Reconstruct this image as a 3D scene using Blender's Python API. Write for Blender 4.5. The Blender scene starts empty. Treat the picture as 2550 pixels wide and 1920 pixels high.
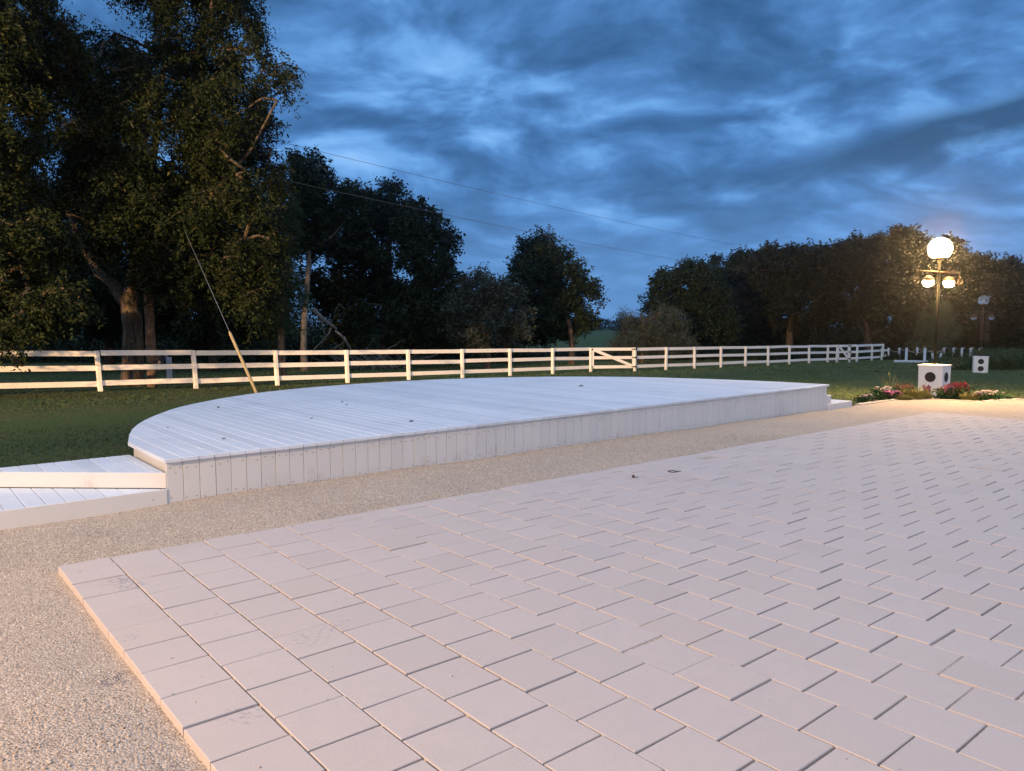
import bpy, math, random
import numpy as np
from mathutils import Vector, Matrix

rng = np.random.default_rng(11)
random.seed(11)
scene = bpy.context.scene
COL = scene.collection

# ------------------------------------------------------------------ camera / survey
HAZE = .0006
FPX, W0, H0, VH, CH = 1922.0, 2550.0, 1920.0, 800.0, 1.6
PITCH = math.atan((H0 / 2 - VH) / FPX)


def ray(u, v):
    x, y = (u - W0 / 2) / FPX, -(v - H0 / 2) / FPX
    return np.array([x, math.cos(PITCH) + y * math.sin(PITCH), -math.sin(PITCH) + y * math.cos(PITCH)])


def P(u, v, Y):
    """survey a sighting (u, v) at distance Y metres north of the camera -> world point"""
    r = ray(u, v)
    return np.array([0, 0, CH]) + r * (Y / r[1])


def zf(y):
    """height of the meadow at distance y"""
    return float(np.interp(y, [-40, 7, 9, 13, 17, 20.5, 27, 34.8, 40, 48, 60, 120, 500],
                           [-.07, -.07, -.075, -.09, -.13, -.28, -.5, -.69, -.81, -.97, -1.12, -1.25, -1.3]))


def G(u, Y, dz=0.0):
    """point on the ground at bearing u, distance Y"""
    r = ray(u, VH)
    return np.array([r[0] / r[1] * Y, Y, zf(Y) + dz])


# patio frame: origin at the stage's front corner, s along its front, n towards its back
O2 = np.array([-3.082, 6.794]); D2 = np.array([.7694, .6388]); N2 = np.array([-.6388, .7694])


def F(s, n, z=0.0):
    q = O2 + D2 * s + N2 * n
    return np.array([q[0], q[1], z])


# ------------------------------------------------------------------ node helpers
def ground_spot(u, v):
    r = ray(u, v)
    return tuple((np.array([0, 0, CH]) + r * (-CH / r[2])).tolist())


class NT:
    def __init__(self, tree):
        self.t = tree; self.n = tree.nodes; self.l = tree.links

    def node(self, kind, **kw):
        nd = self.n.new(kind)
        for k, v in kw.items():
            setattr(nd, k, v)
        return nd

    def put(self, sock, v):
        if hasattr(v, 'is_output'):
            self.l.new(v, sock)
        elif v is not None:
            sock.default_value = v

    def math(self, op, a, b=None, c=None, clamp=False):
        nd = self.node('ShaderNodeMath', operation=op, use_clamp=clamp)
        for i, v in enumerate((a, b, c)):
            if v is not None:
                self.put(nd.inputs[i], v)
        return nd.outputs[0]

    def vmath(self, op, a, b=None, scale=None):
        nd = self.node('ShaderNodeVectorMath', operation=op)
        self.put(nd.inputs[0], a)
        if b is not None:
            self.put(nd.inputs[1], b)
        if scale is not None:
            self.put(nd.inputs['Scale'], scale)
        return nd.outputs['Value'] if op in ('DOT_PRODUCT', 'LENGTH', 'DISTANCE') else nd.outputs['Vector']

    def noise(self, vec, scale, detail=4, rough=.5, dist=0., out='Fac'):
        nd = self.node('ShaderNodeTexNoise')
        if vec is not None:
            self.put(nd.inputs['Vector'], vec)
        nd.inputs['Scale'].default_value = scale; nd.inputs['Detail'].default_value = detail
        nd.inputs['Roughness'].default_value = rough; nd.inputs['Distortion'].default_value = dist
        return nd.outputs[out]

    def voro(self, vec, scale, feature='F1', out='Distance', rand=1.0):
        nd = self.node('ShaderNodeTexVoronoi', feature=feature)
        self.put(nd.inputs['Vector'], vec)
        nd.inputs['Scale'].default_value = scale
        nd.inputs['Randomness'].default_value = rand
        return nd.outputs[out]

    def ramp(self, fac, stops, interp='LINEAR'):
        nd = self.node('ShaderNodeValToRGB')
        nd.color_ramp.interpolation = interp
        e = nd.color_ramp.elements
        while len(e) < len(stops):
            e.new(.5)
        for el, (p, c) in zip(e, stops):
            el.position = p
            el.color = (c, c, c, 1) if isinstance(c, (int, float)) else (*c, 1)
        self.put(nd.inputs[0], fac)
        return nd.outputs[0]

    def smooth(self, v, a, b, lo=0., hi=1.):
        nd = self.node('ShaderNodeMapRange', interpolation_type='SMOOTHSTEP')
        self.put(nd.inputs[0], v)
        for i, x in enumerate((a, b, lo, hi)):
            nd.inputs[i + 1].default_value = x
        return nd.outputs[0]

    def mix(self, fac, a, b, mode='MIX'):
        nd = self.node('ShaderNodeMix', data_type='RGBA', blend_type=mode)
        self.put(nd.inputs[0], fac)
        for i, v in ((6, a), (7, b)):
            if isinstance(v, tuple):
                v = (*v, 1) if len(v) == 3 else v
            self.put(nd.inputs[i], v)
        return nd.outputs[2]

    def bump(self, h, strength, dist=.01):
        nd = self.node('ShaderNodeBump')
        nd.inputs['Strength'].default_value = strength
        nd.inputs['Distance'].default_value = dist
        self.put(nd.inputs['Height'], h)
        return nd.outputs[0]


def material(name, build):
    m = bpy.data.materials.new(name)
    m.use_nodes = True
    t = NT(m.node_tree)
    b = t.n['Principled BSDF']
    pos = t.node('ShaderNodeNewGeometry')
    build(t, b, pos.outputs['Position'], pos.outputs['Random Per Island'])
    return m


def setp(t, b, color=None, rough=None, spec=None, normal=None, metal=None):
    for k, v in (('Base Color', color), ('Roughness', rough), ('Specular IOR Level', spec), ('Normal', normal), ('Metallic', metal)):
        if v is not None:
            if isinstance(v, tuple) and len(v) == 3:
                v = (*v, 1)
            t.put(b.inputs[k], v)


MAT = {}


def mat_paint(name, base, dirt, rough=.45, grain=1.0):
    def f(t, b, pos, isl):
        n1 = t.noise(pos, 2.3, 5, .6)
        n2 = t.noise(t.vmath('MULTIPLY', pos, (30, 30, 4)), 1.0, 4, .6)
        fac = t.smooth(n1, .5, .78)
        fac = t.math('MULTIPLY', fac, t.smooth(n2, .35, .7))
        c = t.mix(fac, base, dirt)
        v = t.math('MULTIPLY_ADD', isl, .10, .94)
        c = t.mix(1.0, c, t.ramp(v, [(0, 0.), (1, 1.)]), 'MULTIPLY')
        knots = t.voro(pos, 3.2)
        c = t.mix(t.smooth(knots, .045, .03, 0., .35), c, (.30, .22, .14))
        setp(t, b, c, rough, .4, t.bump(n2, .12 * grain, .004))
    MAT[name] = material(name, f)


mat_paint('white_fence_paint', (.80, .76, .69), (.60, .54, .46), .5)
mat_paint('white_skirting_paint', (.68, .66, .63), (.47, .44, .41), .5)
mat_paint('white_box_paint', (.82, .81, .79), (.68, .66, .62), .45)


def f(t, b, pos, isl):
    n1 = t.noise(pos, 1.1, 5, .62)
    n2 = t.noise(pos, 45., 3, .6)
    cx = t.node('ShaderNodeCombineXYZ')
    t.l.new(t.math('MULTIPLY', t.vmath('DOT_PRODUCT', pos, (D2[0], D2[1], 0.)), 55.), cx.inputs[0])
    t.l.new(t.math('MULTIPLY', t.vmath('DOT_PRODUCT', pos, (N2[0], N2[1], 0.)), 2.2), cx.inputs[1])
    gr = t.noise(cx.outputs[0], 1., 5, .65, .3)
    c = t.mix(t.smooth(n1, .42, .75), (.74, .785, .835), (.62, .67, .73))
    c = t.mix(t.smooth(gr, .52, .78, 0., .55), c, (.50, .53, .57))
    c = t.mix(1.0, c, t.ramp(t.math('MULTIPLY_ADD', isl, .15, .885), [(0, 0.), (1, 1.)]), 'MULTIPLY')
    scuff = t.noise(t.vmath('MULTIPLY', pos, (1., 2.3, 1.)), 3.1, 6, .75, 1.4)
    c = t.mix(t.smooth(scuff, .66, .76, 0., .45), c, (.42, .43, .45))
    spots = t.voro(pos, 2.2)
    c = t.mix(t.smooth(spots, .03, .015, 0., .4), c, (.35, .33, .32))
    setp(t, b, c, t.math('MULTIPLY_ADD', n1, .25, .33), .5, t.bump(t.math('ADD', n2, gr), .08, .003))
MAT['white_deck_paint'] = material('white_deck_paint', f)


def f(t, b, pos, isl):
    sp = t.noise(pos, 420., 2, .7)
    md = t.noise(pos, 9., 5, .65)
    lg = t.noise(pos, .8, 3, .5)
    c = t.ramp(isl, [(0, (.59, .505, .45)), (.12, (.62, .53, .475)), (.5, (.635, .54, .485)), (.88, (.65, .555, .50)), (.96, (.62, .52, .45)), (1, (.585, .515, .475))])
    c = t.mix(t.smooth(md, .35, .75, 0., .5), c, (.58, .505, .455))
    c = t.mix(t.smooth(lg, .45, .7, 0., .4), c, (.64, .56, .51))
    c = t.mix(t.smooth(sp, .30, .72, .0, .30), c, (.28, .25, .23))
    st = t.noise(pos, 1.7, 6, .7, 1.2)
    c = t.mix(t.smooth(st, .69, .80, 0., .6), c, (.26, .26, .29))
    ns = t.noise(pos, 38., 5, .7)
    for (u, v, rad, th, amt) in [(300, 1444, .10, .53, .8), (322, 1458, .12, .56, .8), (262, 1452, .16, .62, .35), (770, 1590, .16, .57, .4), (830, 1560, .12, .58, .4), (855, 1500, .12, .58, .35), (610, 1780, .14, .57, .4), (315, 1590, .09, .57, .4), (1180, 1640, .2, .60, .3), (1650, 1500, .25, .61, .25)]:
        k = t.smooth(t.vmath('DISTANCE', pos, ground_spot(u, v)), rad, rad * .2)
        k = t.math('MULTIPLY', k, t.smooth(ns, th - .06, th + .05))
        c = t.mix(t.math('MULTIPLY', k, amt), c, (.14, .14, .18))
    grit = t.noise(pos, 150., 2, .8)
    c = t.mix(t.smooth(grit, .60, .70, 0., .35), c, (.27, .23, .21))
    c = t.mix(t.smooth(grit, .40, .30, 0., .30), c, (.78, .72, .66))
    dots = t.voro(pos, 6.5)
    c = t.mix(t.smooth(dots, .035, .02, 0., .75), c, (.16, .13, .11))
    setp(t, b, c, .85, .25, t.bump(t.math('ADD', sp, t.math('MULTIPLY', md, .6)), .25, .003))
MAT['concrete_paver'] = material('concrete_paver', f)


def f(t, b, pos, isl):
    n = t.noise(pos, 300., 3, .7)
    setp(t, b, t.mix(n, (.30, .24, .17), (.52, .43, .32)), .95, .1, t.bump(n, .6, .003))
MAT['joint_sand'] = material('joint_sand', f)


def f(t, b, pos, isl):
    p2 = t.vmath('ADD', pos, t.vmath('SCALE', t.noise(pos, 40., 2, .5, 0., 'Color'), scale=.012))
    d1 = t.voro(p2, 88.)
    c1 = t.voro(p2, 88., out='Color')
    d2 = t.voro(p2, 170.)
    sep = t.node('ShaderNodeSeparateColor'); t.l.new(c1, sep.inputs[0])
    lg = t.noise(pos, .9, 5, .65)
    md = t.noise(pos, 5., 4, .6)
    c = t.ramp(sep.outputs[0], [(0, (.385, .295, .22)), (.3, (.505, .40, .305)), (.7, (.575, .465, .36)), (1, (.70, .59, .48))])
    c = t.mix(t.smooth(lg, .42, .72, 0., .45), c, (.40, .35, .31))
    c = t.mix(t.smooth(md, .62, .78, 0., .5), c, (.30, .25, .21))
    blot = t.noise(pos, 1.3, 3, .6, .8)
    c = t.mix(t.smooth(blot, .745, .79, 0., .6), c, (.13, .13, .15))
    ns = t.noise(pos, 30., 4, .7)
    for (u, v, rad, amt) in [(287, 1668, .13, .8), (400, 1895, .13, .5), (110, 1835, .10, .4), (42, 1432, .07, .6), (245, 1319, .16, .5), (1090, 1300, .18, .5), (465, 1322, .16, .4), (640, 1360, .2, .35), (2030, 1085, .3, .4)]:
        k = t.smooth(t.vmath('DISTANCE', pos, ground_spot(u, v)), rad, rad * .25)
        k = t.math('MULTIPLY', k, t.smooth(ns, .46, .58))
        c = t.mix(t.math('MULTIPLY', k, amt), c, (.09, .09, .12))
    h = t.math('ADD', t.math('MULTIPLY', d1, -1.0), t.math('MULTIPLY', d2, -.4))
    h = t.math('ADD', h, t.math('MULTIPLY', t.noise(pos, 14., 3, .6), .8))
    setp(t, b, c, .9, .2, t.bump(h, .75, .010))
MAT['crushed_gravel'] = material('crushed_gravel', f)


def f(t, b, pos, isl):
    c = t.ramp(isl, [(0, (.30, .24, .18)), (.4, (.52, .44, .35)), (.8, (.64, .56, .46)), (1, (.80, .75, .66))])
    setp(t, b, c, .85, .25)
MAT['pebble'] = material('pebble', f)


def f(t, b, pos, isl):
    n = t.noise(pos, .35, 5, .65); k = t.noise(pos, 14., 5, .7)
    c = t.mix(t.smooth(n, .35, .68), (.055, .095, .032), (.09, .10, .042))
    c = t.mix(t.smooth(k, .4, .7), c, (.022, .038, .014))
    setp(t, b, c, .95, .1, t.bump(k, 1., .05))
MAT['lawn'] = material('lawn', f)


def f(t, b, pos, isl):
    n = t.noise(pos, .35, 5, .65)
    c = t.ramp(isl, [(0, (.036, .072, .026)), (.5, (.068, .118, .044)), (.85, (.10, .13, .055)), (1, (.17, .145, .08))])
    c = t.mix(t.smooth(n, .4, .7, 0., .6), c, (.09, .10, .05))
    # tree shade put into the turf colour on the left, lamplight round the flower bed
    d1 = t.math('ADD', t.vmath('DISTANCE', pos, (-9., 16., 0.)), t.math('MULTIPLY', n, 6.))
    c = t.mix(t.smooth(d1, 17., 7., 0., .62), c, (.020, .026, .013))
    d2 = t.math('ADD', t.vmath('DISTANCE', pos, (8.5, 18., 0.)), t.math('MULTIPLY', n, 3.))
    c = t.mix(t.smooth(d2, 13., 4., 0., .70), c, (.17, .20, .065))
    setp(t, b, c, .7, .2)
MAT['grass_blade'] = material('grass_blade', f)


def mat_leaf(name, a, b_, c_, rough=.55):
    def f(t, b, pos, isl):
        n = t.noise(pos, .55, 3, .5)
        c = t.ramp(isl, [(0, a), (.55, b_), (.93, b_), (1, c_)])
        c = t.mix(t.smooth(n, .35, .7, 0., .6), c, a)
        setp(t, b, c, rough, .07)
    MAT[name] = material(name, f)


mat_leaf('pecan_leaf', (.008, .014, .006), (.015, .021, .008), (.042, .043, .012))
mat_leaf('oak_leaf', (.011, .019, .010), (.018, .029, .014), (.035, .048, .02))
mat_leaf('cedar_leaf', (.022, .042, .020), (.034, .062, .028), (.05, .08, .035))
mat_leaf('grey_leaf', (.035, .045, .036), (.055, .066, .052), (.09, .10, .08))
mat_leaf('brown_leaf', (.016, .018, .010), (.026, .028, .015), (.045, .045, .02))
mat_leaf('willow_leaf', (.055, .085, .045), (.085, .12, .065), (.12, .15, .08))
mat_leaf('weed_leaf', (.022, .050, .022), (.036, .075, .032), (.07, .09, .04))
mat_leaf('bed_leaf', (.03, .07, .02), (.05, .105, .03), (.11, .13, .04))
mat_leaf('straw_leaf', (.20, .19, .06), (.30, .27, .09), (.42, .36, .15))


def plain(name, col, rough=.5, spec=.4, metal=0., var=.12, scale=6., bump=0.):
    def f(t, b, pos, isl):
        n = t.noise(pos, scale, 4, .6)
        lo = tuple(c * (1 - var * 2) for c in col)
        setp(t, b, t.mix(t.smooth(n, .3, .75), col, lo), rough, spec,
             t.bump(n, bump, .01) if bump else None, metal)
    MAT[name] = material(name, f)


def f(t, b, pos, isl):
    v = t.vmath('MULTIPLY', pos, (1, 1, .22))
    n = t.noise(v, 16., 6, .68, .6); k = t.noise(pos, 3., 4, .6)
    c = t.mix(t.smooth(n, .35, .65), (.035, .027, .02), (.15, .115, .085))
    c = t.mix(t.smooth(k, .45, .75, 0., .6), c, (.08, .066, .05))
    setp(t, b, c, .9, .15, t.bump(n, 1., .05))
MAT['bark'] = material('bark', f)
plain('pale_bark', (.16, .15, .135), .85, .2, var=.3, scale=7., bump=.5)
plain('dead_wood', (.15, .145, .14), .85, .2, var=.25, scale=9., bump=.4)
plain('pole_wood', (.17, .115, .08), .85, .2, var=.3, scale=11., bump=.5)
plain('yellow_guard', (.25, .21, .125), .6, .3)
plain('wire_metal', (.30, .30, .31), .4, .5, .8)
plain('wire_black', (.13, .13, .13), .6, .3)
plain('dark_iron', (.006, .0055, .005), .85, .06, 0.)
plain('dark_mesh', (.028, .022, .022), .7, .3, scale=60.)
plain('rust_iron', (.10, .055, .035), .6, .4, .4)
plain('red_panel', (.045, .026, .021), .8, .2, var=.3, scale=9.)
plain('rope', (.33, .29, .23), .9, .1, scale=40.)
plain('limestone', (.66, .58, .46), .9, .2, var=.18, scale=9., bump=.6)
plain('white_timber', (.70, .76, .80), .6, .3, var=.12, scale=4.)
plain('dry_leaf', (.10, .06, .04), .8, .2, scale=30.)
plain('grey_drum', (.20, .19, .20), .7, .3, var=.25)
plain('drum_white', (.50, .52, .58), .7, .3)
plain('pink_petal', (0.36, 0.06, 0.16), .6, .3, scale=40.)
plain('red_petal', (0.27, 0.025, 0.03), .6, .3, scale=40.)
plain('rose_petal', (0.32, 0.1, 0.115), .6, .3, scale=40.)
plain('cream_petal', (0.46, 0.35, 0.29), .6, .3, scale=40.)
plain('dull_pink_petal', (0.28, 0.165, 0.16), .6, .3, scale=40.)
plain('rusty_petal', (0.24, 0.085, 0.045), .7, .3, scale=40.)
plain('soil', (.10, .08, .055), .95, .1, scale=20., bump=.8)


def emit(name, col, strength):
    m = bpy.data.materials.new(name); m.use_nodes = True
    b = m.node_tree.nodes['Principled BSDF']
    b.inputs['Base Color'].default_value = (.8, .8, .8, 1)
    b.inputs['Emission Color'].default_value = (*col, 1)
    b.inputs['Emission Strength'].default_value = strength
    MAT[name] = m


emit('lit_globe', (1., .61, .22), 600.)
emit('lit_flood', (1., .63, .25), 740.)


def f(t, b, pos, isl):
    setp(t, b, (.75, .78, .82), .12, .5)
    b.inputs['Transmission Weight'].default_value = .82
    b.inputs['IOR'].default_value = 1.25
MAT['clear_acrylic'] = material('clear_acrylic', f)


# ------------------------------------------------------------------ mesh helpers
class MB:
    def __init__(self):
        self.v = []; self.f = []; self.k = 0

    def add(self, verts, faces):
        self.v.append(np.asarray(verts, float).reshape(-1, 3))
        k = self.k
        self.f += [tuple(i + k for i in q) for q in faces]
        self.k += len(self.v[-1])

    def hexa(self, lo, hi):
        """8 corners: lower ring then upper ring"""
        self.add(list(lo) + list(hi), [(3, 2, 1, 0), (4, 5, 6, 7), (0, 1, 5, 4), (1, 2, 6, 5), (2, 3, 7, 6), (3, 0, 4, 7)])

    def chamfer(self, lo, hi, c):
        """like hexa with the upper rim chamfered by c; works on any convex 4-gon"""
        lo = np.array(lo); hi = np.array(hi); cen = hi.mean(0)
        mid = hi.copy(); up = hi.mean(0) - lo.mean(0); up /= np.linalg.norm(up)
        mid = hi - up * c
        top = []
        for i in range(4):
            a = hi[(i - 1) % 4] - hi[i]; b = hi[(i + 1) % 4] - hi[i]
            a /= max(1e-9, np.linalg.norm(a)); b /= max(1e-9, np.linalg.norm(b))
            top.append(hi[i] + (a + b) * c)
        fs = [(3, 2, 1, 0), (8, 9, 10, 11)]
        for i in range(4):
            j = (i + 1) % 4
            fs += [(i, j, 4 + j, 4 + i), (4 + i, 4 + j, 8 + j, 8 + i)]
        self.add(np.vstack([lo, mid, top]), fs)

    def beam(self, a, b, w, h, up=(0, 0, 1), c=0.0):
        """box from a to b, w wide (sideways), h high (along up)"""
        a = np.array(a, float); b = np.array(b, float)
        d = b - a; L = np.linalg.norm(d); d /= L
        sd = np.cross(d, up); sd /= np.linalg.norm(sd); u = np.cross(sd, d)
        if c <= 0:
            q = lambda p: [p - sd * w / 2 - u * h / 2, p + sd * w / 2 - u * h / 2, p + sd * w / 2 + u * h / 2, p - sd * w / 2 + u * h / 2]
            self.hexa(q(a), q(b))
            return
        # chamfered long edges (octagonal section)
        oc = [(-w / 2 + c, -h / 2), (w / 2 - c, -h / 2), (w / 2, -h / 2 + c), (w / 2, h / 2 - c), (w / 2 - c, h / 2), (-w / 2 + c, h / 2), (-w / 2, h / 2 - c), (-w / 2, -h / 2 + c)]
        vs = [p + sd * x + u * y for p in (a, b) for x, y in oc]
        fs = [tuple(range(7, -1, -1)), tuple(range(8, 16))] + [(i, (i + 1) % 8, 8 + (i + 1) % 8, 8 + i) for i in range(8)]
        self.add(vs, fs)

    def tube(self, pts, rad, n=8, cap=True, wob=0.):
        pts = np.array(pts, float); rad = np.broadcast_to(np.array(rad, float), (len(pts),))
        vs = []; ref = np.array([.31, .83, .46])
        for i, p in enumerate(pts):
            d = pts[min(i + 1, len(pts) - 1)] - pts[max(i - 1, 0)]; d /= np.linalg.norm(d)
            x = np.cross(d, ref)
            if np.linalg.norm(x) < .2:
                x = np.cross(d, (1., 0, 0))
            x /= np.linalg.norm(x); y = np.cross(d, x)
            for k in range(n):
                t = 2 * math.pi * k / n
                r = rad[i] * (1 + (wob * (math.sin(t * 3 + i * .5) * .5 + random.uniform(-.5, .5)) if wob else 0))
                vs.append(p + (x * math.cos(t) + y * math.sin(t)) * r)
        fs = [(i * n + k, i * n + (k + 1) % n, (i + 1) * n + (k + 1) % n, (i + 1) * n + k) for i in range(len(pts) - 1) for k in range(n)]
        if cap:
            fs += [tuple(range(n - 1, -1, -1)), tuple((len(pts) - 1) * n + k for k in range(n))]
        self.add(vs, fs)

    def lathe(self, c, prof, n=32, axis=(0, 0, 1)):
        c = np.array(c, float); ax = np.array(axis, float); ax /= np.linalg.norm(ax)
        x = np.cross(ax, (0.13, .2, .97) if abs(ax[2]) < .9 else (1., 0, 0)); x /= np.linalg.norm(x); y = np.cross(ax, x)
        vs = [c + ax * h + (x * math.cos(2 * math.pi * k / n) + y * math.sin(2 * math.pi * k / n)) * r for r, h in prof for k in range(n)]
        m = len(prof)
        fs = [(i * n + k, i * n + (k + 1) % n, (i + 1) * n + (k + 1) % n, (i + 1) * n + k) for i in range(m - 1) for k in range(n)]
        fs += [tuple(range(n - 1, -1, -1)), tuple((m - 1) * n + k for k in range(n))]
        self.add(vs, fs)

    def build(self, name, mat, parent=None, smooth=False, origin=None):
        v = np.vstack(self.v)
        o = np.zeros(3)
        if parent is not None:
            o = np.array(parent['_w'])
        elif origin is not None:
            o = np.array(origin, float)
        me = bpy.data.meshes.new(name)
        me.from_pydata((v - o).tolist(), [], self.f)
        me.validate()
        if smooth:
            me.polygons.foreach_set('use_smooth', [True] * len(me.polygons))
        me.materials.append(MAT[mat] if isinstance(mat, str) else mat)
        ob = bpy.data.objects.new(name, me)
        COL.objects.link(ob)
        if parent is not None:
            ob.parent = parent
        else:
            ob.location = o
        ob['_w'] = [float(x) for x in o]
        return ob


def fast_mesh(name, verts, nper, mat, parent=None, origin=None):
    """many separate n-gons from one (k*nper,3) array"""
    verts = np.asarray(verts, np.float64).reshape(-1, 3)
    o = np.array(parent['_w']) if parent is not None else (np.array(origin, float) if origin is not None else np.zeros(3))
    k = len(verts) // nper
    me = bpy.data.meshes.new(name)
    me.vertices.add(len(verts))
    me.vertices.foreach_set('co', (verts - o).astype(np.float32).ravel())
    me.loops.add(k * nper)
    me.loops.foreach_set('vertex_index', np.arange(k * nper, dtype=np.int32))
    me.polygons.add(k)
    me.polygons.foreach_set('loop_start', (np.arange(k) * nper).astype(np.int32))
    me.polygons.foreach_set('loop_total', np.full(k, nper, np.int32))
    me.update(calc_edges=True)
    me.materials.append(MAT[mat] if isinstance(mat, str) else mat)
    ob = bpy.data.objects.new(name, me)
    COL.objects.link(ob)
    if parent is not None:
        ob.parent = parent
    else:
        ob.location = o
    ob['_w'] = [float(x) for x in o]
    return ob


def thing(name, label, cat, loc, group=None):
    o = bpy.data.objects.new(name, None)
    o.empty_display_size = .2
    COL.objects.link(o)
    o.location = loc
    o['_w'] = [float(x) for x in loc]
    return tag(o, label, cat, group)


def tag(o, label, cat, group=None):
    o['label'] = label; o['category'] = cat
    if group:
        o['group'] = group
    return o


def kind(o, k):
    o['kind'] = k
    return o


# ------------------------------------------------------------------ ground
def make_ground():
    ys = np.concatenate([np.arange(-40, 8, 4), np.arange(8, 62, .75), np.arange(62, 130, 6), np.geomspace(130, 400, 18)])
    xs = np.concatenate([-np.geomspace(400, 40, 18), np.arange(-38, 40, 1.0), np.geomspace(40, 400, 18)])
    vs = []
    for y in ys:
        for x in xs:
            z = zf(y)
            q = np.array([x, y]) - O2
            s, n = q @ D2, q @ N2
            if n < 1.5:                                            # under the gravel the soil lies lower
                z -= .12 * min(1., (1.5 - n) / 1.0)
            elif 12 < y < 70:
                z += .02 * math.sin(x * .9 + y * .4) * math.sin(y * .7 - x * .23)
            vs.append((x, y, z))
    nx = len(xs)
    fs = [(j * nx + i, j * nx + i + 1, (j + 1) * nx + i + 1, (j + 1) * nx + i) for j in range(len(ys) - 1) for i in range(nx - 1)]
    m = MB(); m.add(vs, fs)
    kind(m.build('lawn', 'lawn', smooth=True), 'structure')


EDGE = [(-40, .03), (12.55, .03), (13.0, .12), (13.8, .13), (15.05, .08), (15.32, -.42), (15.65, -1.20), (16.5, -1.36), (16.8, -1.66), (18.2, -8), (19, -30)]


def gravel_z(s, n):
    z = -.014 - .030 * np.clip((.8 - s) / 1.9, 0, 1) - .05 * np.clip((s - 9) / 5, 0, 1)
    return z


def make_gravel():
    ss = np.concatenate([np.arange(-40, -8, 2.), np.arange(-8, 19, .2)])
    vs = []; cols = 46
    for s in ss:
        # front edge of the bed at this s
        nm = np.interp(s, [e[0] for e in EDGE], [e[1] for e in EDGE])
        for k in range(cols):
            n = nm - (28 + nm) * (k / (cols - 1)) ** 2.2
            z = gravel_z(s, n) + .006 * math.sin(s * 3.1 + n * 1.7) + .005 * math.sin(s * 1.3 - n * 4.1)
            vs.append(F(s, n, z))
    fs = [(i * cols + k, i * cols + k + 1, (i + 1) * cols + k + 1, (i + 1) * cols + k) for i in range(len(ss) - 1) for k in range(cols - 1)]
    m = MB(); m.add(vs, [q[::-1] for q in fs])
    kind(m.build('gravel', 'crushed_gravel', smooth=True), 'structure')
    # loose stones lying on top, thickest near the camera
    ico = []
    g = (1 + 5 ** .5) / 2
    base = np.array([(0, 0, 1), (1, 0, 0), (0, 1, 0), (-1, 0, 0), (0, -1, 0), (0, 0, -1)], float)
    tri = np.array([(0, 1, 2), (0, 2, 3), (0, 3, 4), (0, 4, 1), (5, 2, 1), (5, 3, 2), (5, 4, 3), (5, 1, 4)])
    N = 60000
    s = np.concatenate([rng.uniform(-6, 1, N // 2), rng.uniform(-2, 8, N // 2)])
    n = np.concatenate([rng.uniform(-7, -.0, N // 2), rng.uniform(-1.5, -.0, N // 2)])
    ok = ~((s > -1.1) & (n < -1.49))
    spill = rng.random(len(s)) < .006
    ok |= spill & ((s < .2) | (n > -2.3))
    s, n = s[ok], n[ok]
    onp = (s > -1.1) & (n < -1.49)
    pos = np.stack([O2[0] + D2[0] * s + N2[0] * n, O2[1] + D2[1] * s + N2[1] * n], 1)
    ok = (pos[:, 1] > 1.9) & (pos[:, 0] > -.75 * pos[:, 1]) & (pos[:, 1] < 11)
    s, n, pos, onp = s[ok], n[ok], pos[ok], onp[ok]
    z = gravel_z(s, n) + .001 + .006 * np.sin(s * 3.1 + n * 1.7) + .005 * np.sin(s * 1.3 - n * 4.1)
    z[onp] = .0035
    K = len(s)
    sc = rng.uniform(.003, .0075, K)[:, None, None] * np.stack([rng.uniform(.7, 1.4, K), rng.uniform(.7, 1.4, K), rng.uniform(.45, .8, K)], 1)[:, None, :]
    v = base[None] * sc + rng.normal(0, .0007, (K, 6, 3))
    an = rng.uniform(0, 6.28, K); ca, sa = np.cos(an)[:, None], np.sin(an)[:, None]
    v = np.stack([v[..., 0] * ca - v[..., 1] * sa, v[..., 0] * sa + v[..., 1] * ca, v[..., 2]], -1)
    v += np.concatenate([pos, z[:, None]], 1)[:, None, :]
    idx = (tri[None] + (np.arange(K) * 6)[:, None, None]).reshape(-1)
    me = bpy.data.meshes.new('loose_pebbles')
    me.vertices.add(K * 6); me.vertices.foreach_set('co', v.astype(np.float32).ravel())
    me.loops.add(len(idx)); me.loops.foreach_set('vertex_index', idx.astype(np.int32))
    me.polygons.add(len(idx) // 3)
    me.polygons.foreach_set('loop_start', (np.arange(len(idx) // 3) * 3).astype(np.int32))
    me.polygons.foreach_set('loop_total', np.full(len(idx) // 3, 3, np.int32))
    me.update(calc_edges=True); me.materials.append(MAT['pebble'])
    o = bpy.data.objects.new('loose_pebbles', me); COL.objects.link(o); kind(o, 'stuff')


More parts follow.
